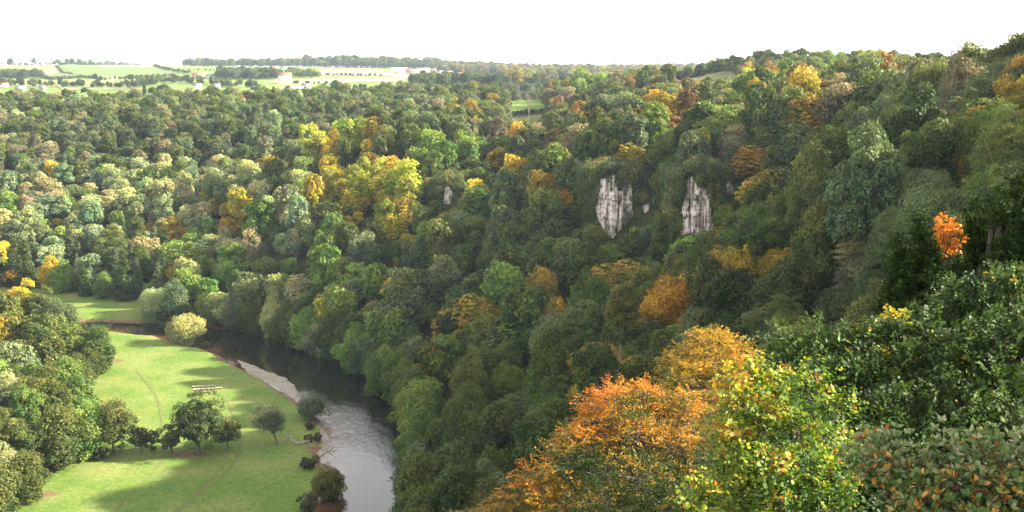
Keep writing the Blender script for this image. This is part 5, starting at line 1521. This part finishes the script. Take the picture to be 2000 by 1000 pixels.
# grey and bronze whitebeam at the lower right corner, nearest of all
WB = leaf_mat('whitebeam_leaves', [(0, (.055, .105, .030)), (.30, (.10, .16, .05)), (.45, (.16, .21, .10)), (.62, (.25, .28, .16)), (.75, (.20, .09, .045)), (.88, (.42, .26, .06)), (1, (.30, .09, .05))], trans=.25, vamp=.3, rough=.5)
rb = [(1720, 905, 8.2, 40), (1700, 930, 8.1, 34), (1762, 935, 8, 38), (1822, 925, 8, 36), (1868, 950, 8, 34), (1915, 915, 8, 40), (1965, 940, 8, 32), (2010, 915, 8, 44), (1790, 985, 7.8, 56), (1870, 985, 7.7, 60), (1950, 985, 7.7, 60), (2020, 990, 7.7, 56), (1860, 885, 8.2, 20), (1935, 880, 8.2, 20), (1700, 880, 8.3, 9), (1730, 868, 8.3, 8), (1790, 885, 8.2, 12), (1845, 862, 8.3, 8), (1918, 862, 8.3, 9), (1975, 872, 8.2, 12), (1690, 955, 8.2, 12), (1745, 885, 8.2, 18), (1900, 1040, 7.5, 60), (1990, 1040, 7.5, 60), (1800, 1040, 7.5, 50)]
def c_wb(W, P, rng, lt):
    px, py, _ = proj(W[:, 0], W[:, 1], W[:, 2])
    base_ = np.where(rng.uniform(size=len(W)) < np.clip(.80 - (py - 880) / 100, .14, .8), .52, np.where(rng.uniform(size=len(W)) < .30, .86, .16))
    return base_ + lt * .35 + rng.normal(0, .07, len(W))
p0 = at(1880, 1080, 7.9); q0 = (p0[0], p0[1] + .2, p0[2] - 1.6)
spray_tree('whitebeam_bush', 'grey, bronze and yellow large-leaved bush in the lower right corner', q0, [blob(*b) for b in rb], 207, 520, 9, .15, .058, WB, M_BK3, trad=.03, ratio=.56, flatness=.0, colf=c_wb, up=.9, cat='bush', whorl=True, twigs_seen=.45, limb_r=.008, wtw=.0022, curl=.05, inner=.35)
# evergreen yew: many short needle sprays on upright spires
YW = leaf_mat('yew_needles', [(0, (.012, .026, .008)), (.6, (.028, .052, .012)), (1, (.060, .090, .018))], trans=.12, vamp=.4, rough=.75, spec=.08)
def spire(px, py_top, py_bot, D, w, lean=0):
    """a ragged upright yew leader: stacked, swelling clusters"""
    out = []; y_ = py_top; k = 0; r_ = np.random.default_rng(int(px + py_top))
    while y_ < py_bot:
        t = (y_ - py_top) / (py_bot - py_top)
        rr = w * (.16 + .50 * t ** .7) * r_.uniform(.8, 1.2)
        off = w * .55 * t ** .8
        for q in range(1 if t < .12 else (2 if t < .4 else 4)):
            out.append(blob(px + lean * (1 - t) + r_.uniform(-off, off) * 1.3, y_ + rr * .6 + r_.uniform(-.3, .3) * rr, D - 1.1 * t * r_.uniform(.2, 1.2), rr * .72))
        y_ += rr * 1.05
    return out
rb = spire(1798, 418, 610, 29, 60) + spire(1757, 470, 650, 29, 46) + spire(1905, 404, 640, 28.5, 66) + spire(1838, 520, 670, 27, 56) + spire(1872, 512, 670, 27, 54) + spire(1828, 500, 620, 28.8, 50) + \
     spire(1990, 345, 640, 27, 90) + spire(1952, 480, 650, 27.5, 70) + spire(2040, 400, 640, 27, 90) + spire(1800, 585, 690, 26.5, 60) + spire(1945, 376, 430, 28, 22, 6) + spire(1780, 540, 680, 28, 60) + spire(1870, 560, 680, 28.4, 80) + [blob(1940, 452, 28, 26), blob(1956, 468, 28, 28), blob(1930, 482, 28, 26), blob(1962, 440, 28, 20)]
p0 = at(1880, 660, 30); q0 = (p0[0], p0[1] + .5, p0[2] - 5)
spray_tree('yew_tree', 'dark many-spired evergreen yew on the right behind the glossy tree', q0, rb, 208, 14000, 15, .26, .100, YW, M_BK3, trad=.09, ratio=.36, flatness=-.2, colf=c_rand, up=.9, twigs_seen=.06, limb_r=.03, out_bias=.3)
# orange sapling tops shining out of the yew
OM = leaf_mat('flame_leaves', [(0, (.30, .16, .02)), (.5, (.52, .22, .02)), (1, (.58, .11, .03))], trans=.4, vamp=.3)
for lb, bb, sd_ in (('flame-orange maple top showing through the dark yew', [(1843, 432, 31, 7), (1850, 445, 31, 10), (1836, 450, 31, 8), (1868, 462, 31, 13), (1852, 475, 31, 12), (1880, 455, 31, 8), (1842, 462, 31, 9), (1870, 480, 31, 8)], 209),
                    ('little red-orange sprig right of the flame-orange maple top', [(1930, 437, 30.6, 8), (1924, 444, 30.6, 8)], 210)):
    p0 = at(bb[0][0], 560, 31); q0 = (p0[0], p0[1], p0[2] - 4)
    spray_tree('maple_tree', lb, q0, [blob(*b) for b in bb], sd_, 105 if sd_ == 209 else 26, 8, .26, .10, OM, M_BK3, trad=.05, ratio=.7, flatness=.2, colf=lambda W, P, r_, lt: .5 + lt + r_.normal(0, .22, len(W)), twigs_seen=.2, limb_r=.02)

#FG1#
# ------------------------------------------------------------------ haze
def haze():
    x0, x1, y0, y1, z0, z1 = -16500, 16500, -400, 20500, -8, 215
    g = Geo(); box(g, ((x0 + x1) / 2, (y0 + y1) / 2, (z0 + z1) / 2), (x1 - x0, y1 - y0, z1 - z0))
    m, nt, N, L, out = nmat('haze')
    pv = N.new('ShaderNodeVolumePrincipled')
    pv.inputs['Color'].default_value = (0.66, 0.80, 1.0, 1)
    pv.inputs['Density'].default_value = HAZE
    pv.inputs['Anisotropy'].default_value = 0.2
    L.new(pv.outputs[0], out.inputs['Volume'])
    o = obj('haze', g.mesh('haze', [m]))
    tag(o, 'pale blue haze lying over the valley and far hills', 'haze', kind='stuff')
haze()
